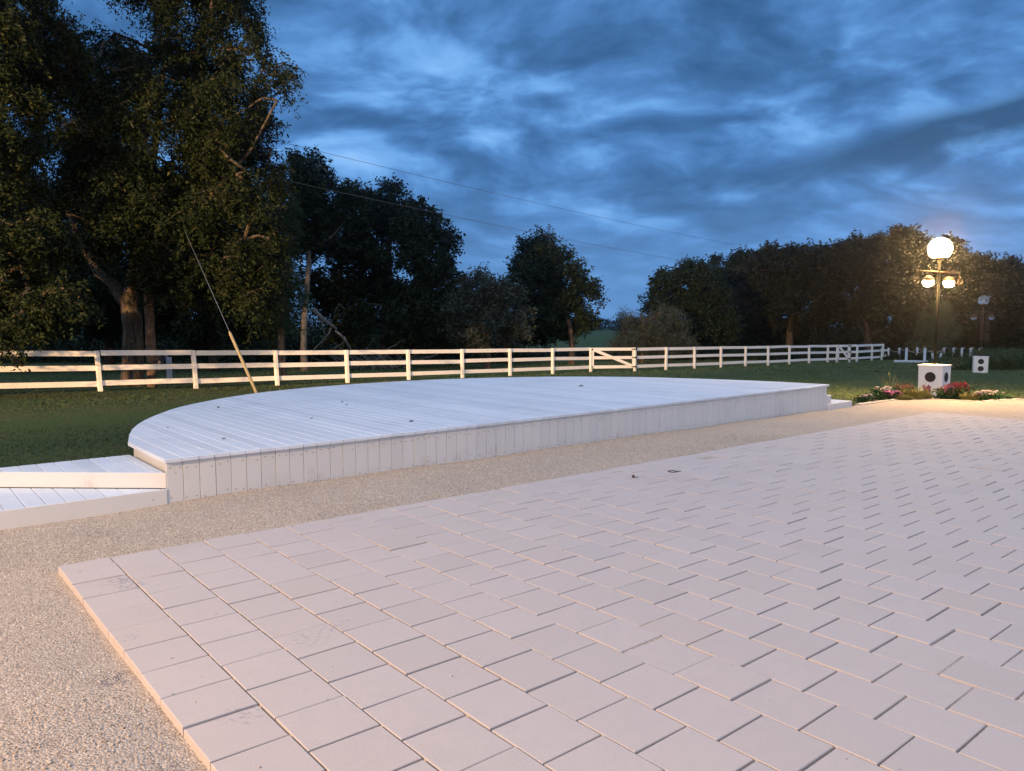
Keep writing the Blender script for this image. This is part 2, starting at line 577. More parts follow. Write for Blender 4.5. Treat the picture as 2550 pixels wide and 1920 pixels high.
def make_paving():
    m = MB(); sand = MB()
    p = .31; s0, n0 = -1.10, -1.495
    strips, rows = 44, 40
    for i in range(strips):
        sa, sb = s0 + i * p, s0 + (i + 1) * p - (.0085 - .004 * min(1, i / 12))
        if i == strips - 1:
            sb = s0 + i * p + .15
        start = n0 + rng.normal(0, .004)
        off = .155 if i % 2 == 0 else 0.
        off += rng.normal(0, .006)
        n = start
        k = 0
        while n > n0 - 12.2:
            L = p
            if k == 0 and off > .05:
                L = off
            a, b = n - rng.uniform(.0, .002), n - L + .0095 + rng.uniform(-.002, .002)
            z = rng.normal(0, .0014); tl = rng.normal(0, .0010, 4)
            j = rng.normal(0, .0011, 4)
            hi = [F(sa + j[0], b, z + tl[0]), F(sb + j[1], b + j[1], z + tl[1]), F(sb + j[2], a + j[2], z + tl[2]), F(sa + j[3], a, z + tl[3])]
            lo = [h - np.array([0, 0, .07 + h[2]]) for h in hi]
            m.chamfer(lo, hi, .0028)
            n -= L; k += 1
    m.build('paving', 'concrete_paver')['kind'] = 'structure'
    e = .004
    q = [F(s0 + e, n0 - 12.2, -.016), F(s0 + 43 * p + .14, n0 - 12.2, -.016), F(s0 + 43 * p + .14, n0 - e, -.016), F(s0 + e, n0 - e, -.016)]
    sand.hexa([x - np.array([0, 0, .05]) for x in q], q)
    kind(sand.build('joint_sand', 'joint_sand'), 'structure')


make_ground(); make_gravel(); make_paving()

# ------------------------------------------------------------------ stage
OUT = [(0., 0.), (0., 1.24), (.15, 1.85), (.33, 2.38), (.61, 3.0), (1.17, 3.93), (1.65, 4.48), (2.31, 5.05), (2.95, 5.46), (3.7, 5.76), (4.75, 5.97),
       (5.7, 6.0), (6.9, 5.84), (8.0, 5.46), (9.05, 4.87), (9.8, 4.2), (10.4, 3.5), (11.0, 2.3), (11.32, 1.35), (11.5, .6), (11.56, 0.)]
DL = 11.56


def ztop(s):
    return .38 + .0052 * s


def outline_n(s):
    pts = OUT[1:]
    return float(np.interp(s, [a for a, _ in pts], [b for _, b in pts]))


def smooth_outline():
    pts = np.array(OUT[1:]); res = []
    for i in range(len(pts) - 1):
        p0, p1, p2, p3 = pts[max(i - 1, 0)], pts[i], pts[i + 1], pts[min(i + 2, len(pts) - 1)]
        for t in np.linspace(0, 1, 6)[:-1]:
            res.append(.5 * (2 * p1 + (p2 - p0) * t + (2 * p0 - 5 * p1 + 4 * p2 - p3) * t * t + (3 * p1 - p0 - 3 * p2 + p3) * t ** 3))
    res.append(pts[-1])
    return np.array(res)


SO = smooth_outline()


def out_n(s):
    return float(np.interp(s, SO[:, 0], SO[:, 1]))


stage = thing('wooden_stage', 'large white half-round wooden platform with planked top and boarded front', 'stage', F(5.8, 2.5, -.07))
m = MB(); w = .1452
s = -.02
while s < DL + .01:
    a, b = s + .0025, min(s + w, DL + .025) - .0025
    if b - a < .03:
        break
    fr = -.03 + rng.normal(0, .002)
    na, nb = out_n(max(a, 0.)) + .03, out_n(min(b, DL)) + .03
    if a < .01:
        na = 1.24
    na, nb = max(na, .05), max(nb, .06)
    z = rng.normal(0, .0008)
    t = .034
    hi = [F(a, fr, ztop(a) + z), F(b, fr, ztop(b) + z), F(b, nb, ztop(b) + z), F(a, na, ztop(a) + z)]
    lo = [h - np.array([0, 0, t]) for h in hi]
    m.chamfer(lo, hi, .0045)
    s += w
m.build('deck_boards', 'white_deck_paint', stage)
# boarded front
m = MB(); sc = MB(); nb = 80; w = DL / nb
for i in range(nb):
    a, b = i * w + .002, (i + 1) * w - .002
    y = rng.normal(0, .0015); top = ztop(a) - .036 - abs(rng.normal(0, .003)); bot = -.075 + (rng.uniform(0, .012) if rng.random() < .2 else 0) - .03 * max(0, (a - 8) / 3.5)
    lo = [F(a, .03, bot), F(b, .03, bot), F(b, .03, top), F(a, .03, top)]
    hi = [F(a, .0 + y, bot), F(b, .0 + y + rng.normal(0, .001), bot), F(b, .0 + y, top), F(a, y, top)]
    m.chamfer([lo[0], lo[1], lo[2], lo[3]], hi, .002)
    for fx in (.22, .78):
        for fz in (.14, .86):
            if rng.random() < .8:
                q = F(a + (b - a) * (fx + rng.normal(0, .04)), y - .0012, bot + (top - bot) * (fz + rng.normal(0, .03)) + .02 * (fz < .5))
                sc.lathe(q, [(.0045, 0), (.0045, .002), (.003, .003)], 7, (-N2[0], -N2[1], 0))
m.build('front_skirting', 'white_skirting_paint', stage)
kind(sc.build('screw_heads', 'dark_iron', stage), 'stuff')
# curved skirting round the back
m = MB(); inset = .035
ctr = np.array([5.8, 1.5])
ring = []
for q in SO:
    d = ctr - q; d /= np.linalg.norm(d)
    ring.append((q + d * inset, q + d * (inset + .02)))
for i in range(len(ring) - 1):
    (a0, a1), (b0, b1) = ring[i], ring[i + 1]
    if i == 0:
        a0 = np.array([inset, .035]); a1 = np.array([inset + .02, .035])
    zb = -.3
    m.hexa([F(*a0, zb), F(*b0, zb), F(*b1, zb), F(*a1, zb)], [F(*a0, ztop(a0[0]) - .036), F(*b0, ztop(b0[0]) - .036), F(*b1, ztop(b1[0]) - .036), F(*a1, ztop(a1[0]) - .036)])
m.build('curved_skirting', 'white_skirting_paint', stage)


def step(poly, z0, z1, seams, front_edges, name='step'):
    """wedge step: risers round the polygon and boards (running along n, split at seams in s) on top"""
    ri = MB()
    k = len(poly)
    for i in front_edges:
        a, b = np.array(poly[i]), np.array(poly[(i + 1) % k])
        d = b - a; L = np.linalg.norm(d); d /= L; nn = np.array([d[1], -d[0]])
        cen = np.mean(poly, 0)
        if (cen - a) @ nn > 0:
            nn = -nn
        a2, b2 = a + nn * .005, b + nn * .005
        lo = [F(*(a2 - nn * .007), z0), F(*(b2 - nn * .007), z0), F(*(b2 - nn * .007), z1 - .002), F(*(a2 - nn * .007), z1 - .002)]
        hi = [F(*a2, z0), F(*b2, z0), F(*b2, z1 - .002), F(*a2, z1 - .002)]
        if np.cross(d, nn) > 0:
            lo, hi = [lo[1], lo[0], lo[3], lo[2]], [hi[1], hi[0], hi[3], hi[2]]
        ri.chamfer(lo, hi, .003)
    r = ri.build(name, 'white_skirting_paint', stage)
    tr = MB()
    ss = [q[0] for q in poly]
    cuts = np.arange(min(ss), max(ss) + .001, seams)
    if cuts[-1] < max(ss) - .02:
        cuts = np.append(cuts, max(ss))

    def span(s):
        ns = []
        for i in range(k):
            (sa, na), (sb, nb_) = poly[i], poly[(i + 1) % k]
            if abs(sa - sb) < 1e-6:
                if abs(s - sa) < 1e-6:
                    ns += [na, nb_]
                continue
            t = (s - sa) / (sb - sa)
            if -1e-9 <= t <= 1 + 1e-9:
                ns.append(na + (nb_ - na) * t)
        return min(ns), max(ns)
    for a, b in zip(cuts[:-1], cuts[1:]):
        a += .0025; b -= .0025
        la, ha = span(a); lb, hb = span(b)
        if ha - la < .02:
            ha = la + .02
        if hb - lb < .02:
            hb = lb + .02
        hi = [F(a, la + .003, z1), F(b, lb + .003, z1), F(b, hb, z1), F(a, ha, z1)]
        tr.chamfer([h - np.array([0, 0, .033]) for h in hi], hi, .0045)
    tr.build('tread', 'white_deck_paint', r)
    return r


step([(-2.4, -.004), (0, -.004), (-1.30, 1.14), (-2.4, 1.24)], -.09, .108, .147, [0, 3], 'lower_step')
step([(0, .012), (-1.41, 1.252), (0, 1.252)], .112, .25, .147, [0], 'upper_step')
step([(DL, -.004), (12.5, -.004), (12.5, 1.24), (DL, 1.24)], -.12, .075, .147, [0, 1], 'lower_step')
step([(DL, .012), (DL + .17, .012), (DL + .17, 1.228), (DL, 1.228)], .079, .235, .0845, [0, 1], 'upper_step')

# small leaves and bits blown onto the stage and the paving
def dry_leaf(u, v, z, size, label, mat='dry_leaf', name='dry_leaf'):
    r = ray(u, v); t = (z - CH) / r[2]
    p = np.array([0, 0, CH]) + r * t
    m = MB(); n = 9; vs = []
    an = random.uniform(0, 6)
    for j in (-1, 0, 1):
        for i in range(n):
            x = (i / (n - 1) - .5) * size
            wd = math.sin(math.pi * (i + .35) / n) * size * .33
            h = .004 + abs(j) * size * .22 + math.sin(i * .8) * size * .10
            y = j * wd
            vs.append(p + np.array([x * math.cos(an) - y * math.sin(an), x * math.sin(an) + y * math.cos(an), h]))
    fs = [(j * n + i, j * n + i + 1, (j + 1) * n + i + 1, (j + 1) * n + i) for j in range(2) for i in range(n - 1)]
    m.add(vs, fs)
    o = m.build(name, mat, origin=p)
    sm = o.modifiers.new('thick', 'SOLIDIFY'); sm.thickness = .002
    return tag(o, label, 'leaf', 'dry leaves blown onto the stage')


for (x, y, sz, lab) in [(2002, 360, .075, 'large curled dark leaf lying near the front edge of the stage'),
                        (712, 479, .05, 'dark leaf lying on the planks near the left end of the stage front'),
                        (672, 264, .07, 'dark curled leaf lying near the back left rim of the stage'),
                        (325, 402, .035, 'tiny dark leaf lying near the rounded left end of the stage'),
                        (1316, 338, .045, 'small grey leaf lying alone midway across the stage planks'),
                        (1526, 226, .05, 'left one of two small dark leaves lying close together on the stage'),
                        (1556, 244, .05, 'right one of two small dark leaves lying close together on the stage')]:
    dry_leaf(300 + x * .3617, 920 + y * .3617, ztop(3), sz * .68, lab)
dry_leaf(1447, 962, ztop(8), .07, 'dark leaf lying far back on the pale right half of the stage')

# a nut and a small wire ring on the paving
r = ray(1577, 1190); p = np.array([0, 0, CH]) + r * (-CH / r[2])
m = MB(); m.lathe(p + np.array([0, 0, .002]), [(.004, 0), (.013, .006), (.016, .014), (.012, .024), (.004, .029)], 14)
m.tube([p + np.array([.012, 0, .008]), p + np.array([.035, .004, .006]), p + np.array([.055, .012, .008])], [.004, .003, .002], 6)
tag(m.build('fallen_nut', 'dry_leaf', origin=p, smooth=True), 'small brown nut with its stalk lying on the pale paving', 'nut')
r = ray(1675, 1175); p = np.array([0, 0, CH]) + r * (-CH / r[2])
m = MB(); an = np.linspace(0, 2 * math.pi, 25)
m.tube([p + np.array([.046 * math.cos(a), .046 * math.sin(a) * .9, .005]) for a in an], .0036, 6, cap=False)
m.tube([p + np.array([.046, 0, .005]), p + np.array([.07, .010, .007]), p + np.array([.085, .0, .005])], .0036, 6)
tag(m.build('wire_ring', 'dark_iron', origin=p, smooth=True), 'small dark wire ring lying flat on the paving', 'ring')

# ------------------------------------------------------------------ fences
FH = 1.10
RAILS = (.07, .455, .875)                    # centre of each rail below the post top


def post_at(parent, p, h=FH, w=.105, lean=0., name='post', mat='white_fence_paint', d=None):
    m = MB(); b = np.array([p[0], p[1], p[2] - .1]); t = np.array([p[0] - lean * h, p[1], p[2] + h])
    dirv = np.array([1, 0, 0]) if d is None else d
    m.beam(b, t, w, w, up=dirv, c=.006)
    return m.build(name, mat, parent)


def rail_between(parent, a, b, zoff_a, zoff_b, h=.14, th=.028, name='rail', gap=.0, mat='white_fence_paint', shift=None):
    m = MB()
    a = np.array([a[0], a[1], a[2] + zoff_a]); b = np.array([b[0], b[1], b[2] + zoff_b])
    d = (b - a) / np.linalg.norm(b - a)
    a = a + d * gap; b = b - d * gap
    if shift is not None:
        a = a + shift; b = b + shift
    m.beam(a, b, th, h, c=.003)
    return m.build(name, mat, parent)


def fence(label, pts, leans=None, heights=None, group='white board fences round the lawn'):
    o = thing('board_fence', label, 'fence', pts[0], group)
    for i, p in enumerate(pts):
        a = pts[max(i - 1, 0)]; b = pts[min(i + 1, len(pts) - 1)]
        d = np.array([b[0] - a[0], b[1] - a[1], 0]); d /= np.linalg.norm(d)
        post_at(o, p, lean=(leans[i] if leans else rng.normal(0, .01)), d=d)
        if i < len(pts) - 1:
            q = pts[i + 1]
            nrm = np.array([-d[1], d[0], 0]) * .024
            for rz in RAILS:
                rail_between(o, p, q, FH - rz + rng.normal(0, .009), FH - rz + rng.normal(0, .009), gap=.045, shift=nrm)
    return o


A0 = G(243, 20.5); A1 = G(1472, 34.8)
lp = []
for k in range(-3, 9):
    q = A0 + (A1 - A0) * (k / 8.); lp.append(np.array([q[0], q[1], zf(q[1])]))
fence('long white three-rail board fence running from the left edge to the first gate', lp, [.06, .06, .06, .055, .05, .045, .03, .02, .015, .01, .0, .0])
B0 = G(1582, 35.6); B1 = G(2064, 48.0)
rp = [np.array([*(B0 + (B1 - B0) * (k / 8.))[:2], 0]) for k in range(0, 10)]
rp = [np.array([q[0], q[1], zf(q[1])]) for q in rp[:9]] + [G(2087, 48.5)]
fence('white three-rail board fence between the two gates, behind the right half of the stage', rp)
ep = [G(2118, 48.8), G(2137, 49.0), G(2174.5, 51.), G(2202, 52.5)]
fence('short white three-rail fence panel right of the narrow far gate', ep)


def gate(label, a, b, hinge_at_b=True):
    o = thing('board_gate', label, 'gate', (a + b) / 2, 'white board gates in the fence')
    d = b - a; d[2] = 0; L = np.linalg.norm(d); d /= L
    nrm = np.array([d[1], -d[0], 0.])                                # towards the camera
    zz = lambda t: a[2] + (b[2] - a[2]) * t / L
    at_ = lambda t, z: np.array([a[0] + d[0] * t, a[1] + d[1] * t, zz(t) + z])
    for t in (.105, L - .085):
        m = MB(); m.beam(at_(t, .18), at_(t, FH + .002), .035, .10, up=d, c=.003); m.build('stile', 'white_fence_paint', o)
    for rz in RAILS:
        m = MB(); m.beam(at_(.157, FH - rz), at_(L - .137, FH - rz), .028, .138, c=.003); m.build('rail', 'white_fence_paint', o)
    m = MB(); m.beam(at_(.15, FH - .10) + nrm * .032, at_(L - .12, .25) + nrm * .032, .028, .13, c=.003); m.build('brace', 'white_fence_paint', o)
    for rz in RAILS:
        m = MB(); c = at_(L - .02, FH - rz) + nrm * .058
        m.hexa([c + d * .04 + (0, 0, -.06), c + d * .09 + (0, 0, -.06), c + d * .09 + (0, 0, .06), c + d * .04 + (0, 0, .06)],
               [x + nrm * .006 for x in (c + d * .04 + (0, 0, -.06), c + d * .09 + (0, 0, -.06), c + d * .09 + (0, 0, .06), c + d * .04 + (0, 0, .06))])
        tri = [c - d * .17 + (0, 0, -.012), c + d * .03 + (0, 0, -.035), c + d * .03 + (0, 0, .035), c - d * .17 + (0, 0, .012)]
        m.hexa(tri, [x + nrm * .006 for x in tri])
        m.build('hinge', 'dark_iron', o)
    for z in (FH - .08, .24):
        m = MB(); m.beam(at_(.02, z) + nrm * .06, at_(.085, z) + nrm * .06, .012, .05, c=.002); m.build('latch', 'dark_iron', o)
    return o


gate('wide white gate with a long diagonal brace and three black hinges', lp[-1].copy(), rp[0].copy())
gate('narrow far white gate with a steep diagonal brace', rp[-1].copy(), ep[0].copy())

# low fence stub that carries on from the far corner
o = thing('low_fence', 'low two-rail white fence stub at the far fence corner', 'fence', G(2198, 52.))
a, b = G(2199, 52.0), G(2215.5, 52.6)
for q in (a, b):
    post_at(o, q, .82, .10)
for z in (.66, .30):
    rail_between(o, a, b, z, z, gap=.05)

# footbridge with rope rails
br = thing('footbridge', 'small white footbridge with rope strung between its posts', 'bridge', G(2270, 50))
bt = [(2242.5, 53.0, 866), (2260.5, 48.5, 866), (2287, 53.0, 865.5), (2306.5, 48.5, 866)]
for (u, Y, v) in bt:
    p = G(u, Y); top = P(u, v, Y)
    post_at(br, p, top[2] - p[2], .115, mat='white_timber')
for (Y, uA, uB, va, vb, h) in [(53.3, 2214, 2330, 897, 898.5, .2), (48.3, 2226, 2331, 899, 901, .28)]:
    m = MB(); m.beam(P(uA, va + 3, Y), P(uB, vb + 3, Y), .06, h, c=.005); m.build('side_beam', 'white_timber', br)
m = MB()
q0, q1, q2, q3 = P(2222, 898, 53.2), P(2331, 899, 53.2), P(2333, 901, 48.4), P(2228, 899.5, 48.4)
m.hexa([x - np.array([0, 0, .05]) for x in (q3, q2, q1, q0)], (q3, q2, q1, q0)); m.build('walkway', 'white_timber', br)


def rope(parent, pts, sag, name='rope'):
    m = MB(); line = []
    for a, b in zip(pts[:-1], pts[1:]):
        for t in np.linspace(0, 1, 10)[:-1]:
            q = a + (b - a) * t; q = q - np.array([0, 0, sag * 4 * t * (1 - t)]); line.append(q)
    line.append(pts[-1])
    m.tube(line, .022, 6); m.build(name, 'rope', parent)


far = [(2353.5, 50.), (2377.5, 49.5), (2398.6, 49.), (2421, 48.5), (2444, 48.)]
rope(br, [P(2215.5, 868, 52.6), P(2242.5, 868, 53.), P(2287, 868, 53.), P(2331, 868, 53.)], .22)
rope(br, [P(2260.5, 870, 48.5), P(2306.5, 870, 48.5), P(2353.5, 868, 50.)], .22)
for du, lean in ((2327.5, .10), (2345, -.10)):
    p = G(du, 46.)
    m = MB(); m.beam(np.array([p[0] + lean * .6, p[1], p[2] - .05]), np.array([p[0] - lean * .6, p[1], P(du, 879, 46.)[2]]), .15, .05, up=(1, 0, 0), c=.004)
    m.build('end_board', 'white_timber', br)
labs = ['leftmost white rope post in the row standing among the weeds', 'second white rope post from the left among the weeds', 'short white rope post in the middle of the row among the weeds',
        'fourth white rope post from the left, half hidden in weeds', 'white rope post right behind the far lamp box']
tops = []
for (u, Y), lb in zip(far, labs):
    p = G(u, Y); top = P(u, 866, Y); tops.append(top - np.array([0, 0, .08]))
    o = thing('rope_post', lb, 'post', p, 'white rope posts in the weeds')
    post_at(o, p, top[2] - p[2] - .03, .11, mat='white_timber')
    m = MB(); m.chamfer([top + np.array([x * .062, y * .062, -.03]) for x, y in ((-1, -1), (1, -1), (1, 1), (-1, 1))], [top + np.array([x * .062, y * .062, .0]) for x, y in ((-1, -1), (1, -1), (1, 1), (-1, 1))], .012)
    m.build('post_cap', 'white_timber', o)

# ------------------------------------------------------------------ lamp posts
def lamp_post(label, u, Y, box_h, bw, ang, zg, ztopg, zbar, barlen, barang, lit, discs):
    base = G(u, Y); base[2] = zg
    o = thing('lamp_post', label, 'lamp post', base, 'lamp posts on white boxes')
    ca, sa = math.cos(ang), math.sin(ang)
    X = np.array([ca, sa, 0]); Yv = np.array([-sa, ca, 0]); Z = np.array([0, 0, 1.])
    sq = lambda h, r: [base + X * x * r + Yv * y * r + Z * h for x, y in ((-1, -1), (1, -1), (1, 1), (-1, 1))]
    m = MB()
    r0, r1 = bw / 2 * 1.0, bw / 2 * 1.03
    m.hexa(sq(-.03, r0), sq(box_h - .022, r1))
    box = m.build('base_box', 'white_box_paint', o)
    m = MB(); m.chamfer(sq(box_h - .021, bw / 2 * 1.12), sq(box_h + .008, bw / 2 * 1.12), .004); m.build('box_lid', 'white_box_paint', box)
    for side, lst in discs.items():
        nv, hv = {'front': (-Yv, X), 'right': (X, Yv), 'left': (-X, Yv)}[side]
        for (hx, hz, rr) in lst:
            c = base + nv * (r0 * (1 + .03 * hz / box_h) - .004) + hv * hx + Z * hz
            m = MB(); m.lathe(c, [(rr, 0), (rr, .008), (rr * .93, .012), (rr * .90, .008)], 36, nv); m.build('round_grille', 'dark_mesh', box)
    for x, y in ((-1, -1), (1, -1), (1, 1), (-1, 1)):
        m = MB()
        c0 = base + X * x * (r0 - .012) + Yv * y * (r0 - .012); c1 = base + X * x * (r1 - .012) + Yv * y * (r1 - .012)
        m.beam(c0 - Z * .02, c1 + Z * (box_h - .024), .034, .034, up=X)
        m.build('corner_trim', 'white_box_paint', box)
    m = MB(); m.tube([base + Z * (box_h - .01), base + Z * (ztopg - .21 - zg)], .028, 12)
    m.build('pole', 'rust_iron' if not lit else 'dark_iron', o, smooth=True)
    # globe with a flattened bottom
    R = .245 if lit else .215; gc = base.copy(); gc[2] = ztopg
    prof = [(R * math.cos(t), R * math.sin(t)) for t in np.linspace(-.82, 1.5, 18)]
    m = MB(); m.lathe(gc, prof, 36); m.build('globe', 'lit_globe' if lit else 'clear_acrylic', o, smooth=True)
    m = MB(); m.lathe(gc - Z * .2, [(.06, -.02), (.09, 0), (.09, .03), (.05, .045)], 20); m.build('globe_collar', 'rust_iron', o, smooth=True)
    if not lit:
        m = MB(); m.lathe(gc - Z * .14, [(.02, 0), (.035, .05), (.05, .10), (.03, .15), (.01, .165)], 16)
        m.build('bulb', 'white_timber', o, smooth=True)
    bx = np.array([math.cos(barang), math.sin(barang), 0])
    bc = base.copy(); bc[2] = zbar
    m = MB(); m.tube([bc - bx * barlen / 2, bc + bx * barlen / 2], .016, 10); m.build('crossbar', 'rust_iron', o, smooth=True)
    for sgn in (-1, 1):
        c = bc + bx * sgn * barlen * .24 - Z * .21
        m = MB(); m.tube([c + Z * .21, c + Z * .10], .009, 8); m.lathe(c, [(.035, .12), (.06, .10), (.11, .06), (.125, .0), (.12, -.002)], 24)
        fl = m.build('hanging_lamp', 'rust_iron', o, smooth=True)
        m = MB(); m.lathe(c, [(.01, -.13), (.07, -.115), (.106, -.06), (.112, -.005), (.108, -.003)], 24)
        m.build('lamp_glass', 'lit_flood' if lit else 'clear_acrylic', fl, smooth=True)
        # wire hoop at the end of the bar
        e = bc + bx * sgn * (barlen / 2 + .02) - Z * .20
        an = np.linspace(math.pi / 2, math.pi / 2 - sgn * 2 * math.pi * .93, 26)
        m = MB(); m.tube([bc + bx * sgn * (barlen / 2 - .02), bc + bx * sgn * (barlen / 2 - .02) - Z * .12] + [e + bx * .075 * math.cos(t) * 1.2 + Z * .075 * math.sin(t) for t in an], .010, 8)
        m.build('end_hoop', 'rust_iron', o, smooth=True)
    return o


lamp_post('tall lit lamp post glowing warm on a white box beside the flower bed', 2333, 17.75, .71, .49, math.radians(-48), -.11, 3.24, 2.72, 1.62, math.radians(29), True,
          {'front': [(.0, .44, .115)], 'right': [(.0, .44, .115)]})
lamp_post('unlit lamp post on a white box with two round grilles, standing farther back', 2446.5, 34.0, .73, .53, math.radians(-26), -.68, 2.51, 2.0, 1.62, math.radians(0), False,
          {'front': [(.0, .52, .115), (.0, .21, .115)]})

# ------------------------------------------------------------------ poles, guy, wires
pb = G(373, 23.)
pole = thing('utility_pole', 'straight brown wooden pole standing right against the big tree trunk', 'utility pole', pb)
m = MB(); zs = np.linspace(-.2, 9.1, 12); m.tube([pb + np.array([0, 0, z]) for z in zs], np.linspace(.145, .105, 12), 14, wob=.04); m.build('pole_shaft', 'pole_wood', pole, smooth=True)
m = MB(); m.beam(pb + np.array([-.7, -.14, 8.3]), pb + np.array([.7, -.14, 8.3]), .09, .11, c=.006); m.build('crossarm', 'pole_wood', pole)
endp = P(2060, 700, 78.)
w1a, w1b = pb + np.array([0, 0, 8.15]), endp + np.array([1.0, 0, 2.0])
w2a, w2b = pb + np.array([.0, -.15, 6.95]), endp


def wire(label, a, b, sag, r=.014):
    m = MB(); m.tube([a + (b - a) * t - np.array([0, 0, sag * 4 * t * (1 - t)]) for t in np.linspace(0, 1, 40)], r * .55, 5)
    tag(m.build('power_line', 'wire_black', origin=a), label, 'wire', 'power lines across the sky')


wire('upper thin black wire stretched across the cloudy sky', w1a, w1b, .5)
wire('lower thin wire crossing in front of the dark round tree', w2a, w2b, .5)
ga = np.array([-5.93, 18.0, -.2]); gt = pb + np.array([0.1, -.1, 7.2])
gd = gt - ga
gw = thing('guy_wire', 'slanting guy wire with a yellow wooden-looking guard in front of the fence', 'guy wire', ga)
m = MB(); m.tube([ga + gd * .18, gt], .006, 6); m.build('cable', 'wire_metal', gw)
m = MB(); m.tube([ga - gd * .01, ga + gd * .1, ga + gd * .212, ga + gd * .222], [.038, .038, .037, .014], 10); m.build('guard', 'yellow_guard', gw, smooth=True)

# round ringed drum behind the fence
c = P(395, 900, 25.)
dr = thing('cable_drum', 'pale ringed drum showing between the fence rails right of the big trunk', 'drum', np.array([c[0], c[1], zf(25)]))
m = MB(); m.lathe(c + np.array([0, .06, -.02]), [(.25, 0), (.27, .02), (.27, .18), (.25, .20)], 32, (0, 1, 0)); m.build('drum_body', 'grey_drum', dr)
for rr in (.235, .16, .08):
    m = MB(); an = np.linspace(0, 2 * math.pi, 33); m.tube([c + np.array([rr * math.cos(a), .05, -.02 + rr * math.sin(a)]) for a in an], .018, 6, cap=False); m.build('ring', 'dark_iron', dr, smooth=True)
m = MB(); m.beam(c + np.array([.30, .08, -.58]), c + np.array([.30, .08, .13]), .12, .14, up=(1, 0, 0), c=.01); m.build('support', 'drum_white', dr)

# dark red six-panel board far behind the second lamp
c = P(2451, 820, 52.)
rb = thing('panel_board', 'dark reddish six-panel board standing far behind the unlit lamp post', 'board', np.array([c[0], c[1], zf(52)]))
for i in (-1, 1):
    for j in range(3):
        q = c + np.array([i * .215, 0, (1 - j) * .64 + .15])
        m = MB(); m.beam(q - np.array([.165, 0, 0]), q + np.array([.165, 0, 0]), .04, .5, c=.008); m.build('panel', 'red_panel', rb)
m = MB()
for i in (-.42, 0, .42):
    m.beam(np.array([c[0] + i, c[1], zf(52) - .1]), np.array([c[0] + i, c[1], c[2] + 1.1]), .05, .05, up=(1, 0, 0))
m.build('frame', 'dark_iron', rb)

# ------------------------------------------------------------------ edging and flower bed
EP = [(13.0, .15), (13.8, .17), (14.5, .16), (15.05, .10), (15.35, -.40), (15.68, -1.18), (16.15, -1.30), (16.5, -1.34), (16.8, -1.64), (17.2, -3.4)]
elabs = ['pale edging stone nearest the stage step, between grass and gravel', 'pale edging stone second from the stage step', 'pale edging stone just before the corner by the flower bed', 'pale edging stone turning the corner left of the lamp box',
         'long pale edging stone right in front of the lamp box', 'pale edging stone right after the bend in front of the pink flowers', 'short pale edging stone in front of the cream flowers', 'pale edging stone at the second bend, right of the flowers', 'last pale edging stone at the right edge of the photo']
for i in range(len(EP) - 1):
    a, b = np.array(EP[i]), np.array(EP[i + 1])
    d = (b - a) / np.linalg.norm(b - a)
    m = MB(); K = 7; pa = []
    zt = lambda s: gravel_z(s, 0) + .022
    for k in range(K):
        q = a + d * .012 + (b - a - d * .024) * (k / (K - 1)) + np.array([-d[1], d[0]]) * rng.normal(0, .012)
        pa.append(F(q[0], q[1], zt(q[0]) + rng.normal(0, .004)))
    nn3 = np.array([-(D2 * d[1])[0] + (N2 * d[0])[0], -(D2 * d[1])[1] + (N2 * d[0])[1], 0])
    vs = []
    for q in pa:
        wv = .055 + rng.normal(0, .006)
        vs += [q - nn3 * wv - (0, 0, .08), q - nn3 * wv - (0, 0, .012), q - nn3 * (wv - .015), q + nn3 * (wv - .015), q + nn3 * wv - (0, 0, .012), q + nn3 * wv - (0, 0, .08)]
    fs = [(k * 6 + j, k * 6 + j + 1, (k + 1) * 6 + j + 1, (k + 1) * 6 + j) for k in range(K - 1) for j in range(5)]
    fs += [tuple(range(6)), tuple((K - 1) * 6 + j for j in range(5, -1, -1))]
    m.add(vs, [q[::-1] for q in fs])
    tag(m.build('edging_stone', 'limestone', origin=pa[0]), elabs[i], 'edging stone', 'edging stones between gravel and lawn')


def blades(center, N, spread, h, w, curl, mat_seed=None, flat=.0):
    """grass-like blades: one bent 2-segment strip each -> quads (two per blade share no verts)"""
    c = np.asarray(center, float)
    r = np.sqrt(rng.random(N)) * spread; a = rng.uniform(0, 6.28, N)
    p = np.stack([c[0] + r * np.cos(a), c[1] + r * np.sin(a) * .8, np.full(N, c[2])], 1)
    an = a + rng.normal(0, .7, N); dirv = np.stack([np.cos(an), np.sin(an), np.zeros(N)], 1)
    sd = np.stack([-np.sin(an), np.cos(an), np.zeros(N)], 1) * (w * rng.uniform(.6, 1.3, N))[:, None] / 2
    hh = (h * rng.uniform(.5, 1.1, N) * (1 - .4 * r / max(spread, 1e-6)))[:, None]; cu = (curl * rng.uniform(.4, 1.3, N))[:, None] * hh
    m1 = p + dirv * cu * .35 + np.array([0, 0, 1.]) * hh * .62
    t = p + dirv * cu + np.array([0, 0, 1.]) * hh * (1 - flat)
    q1 = np.stack([p - sd, p + sd, m1 + sd * .8, m1 - sd * .8], 1)
    q2 = np.stack([m1 - sd * .8, m1 + sd * .8, t + sd * .15, t - sd * .15], 1)
    return np.concatenate([q1, q2]).reshape(-1, 3)


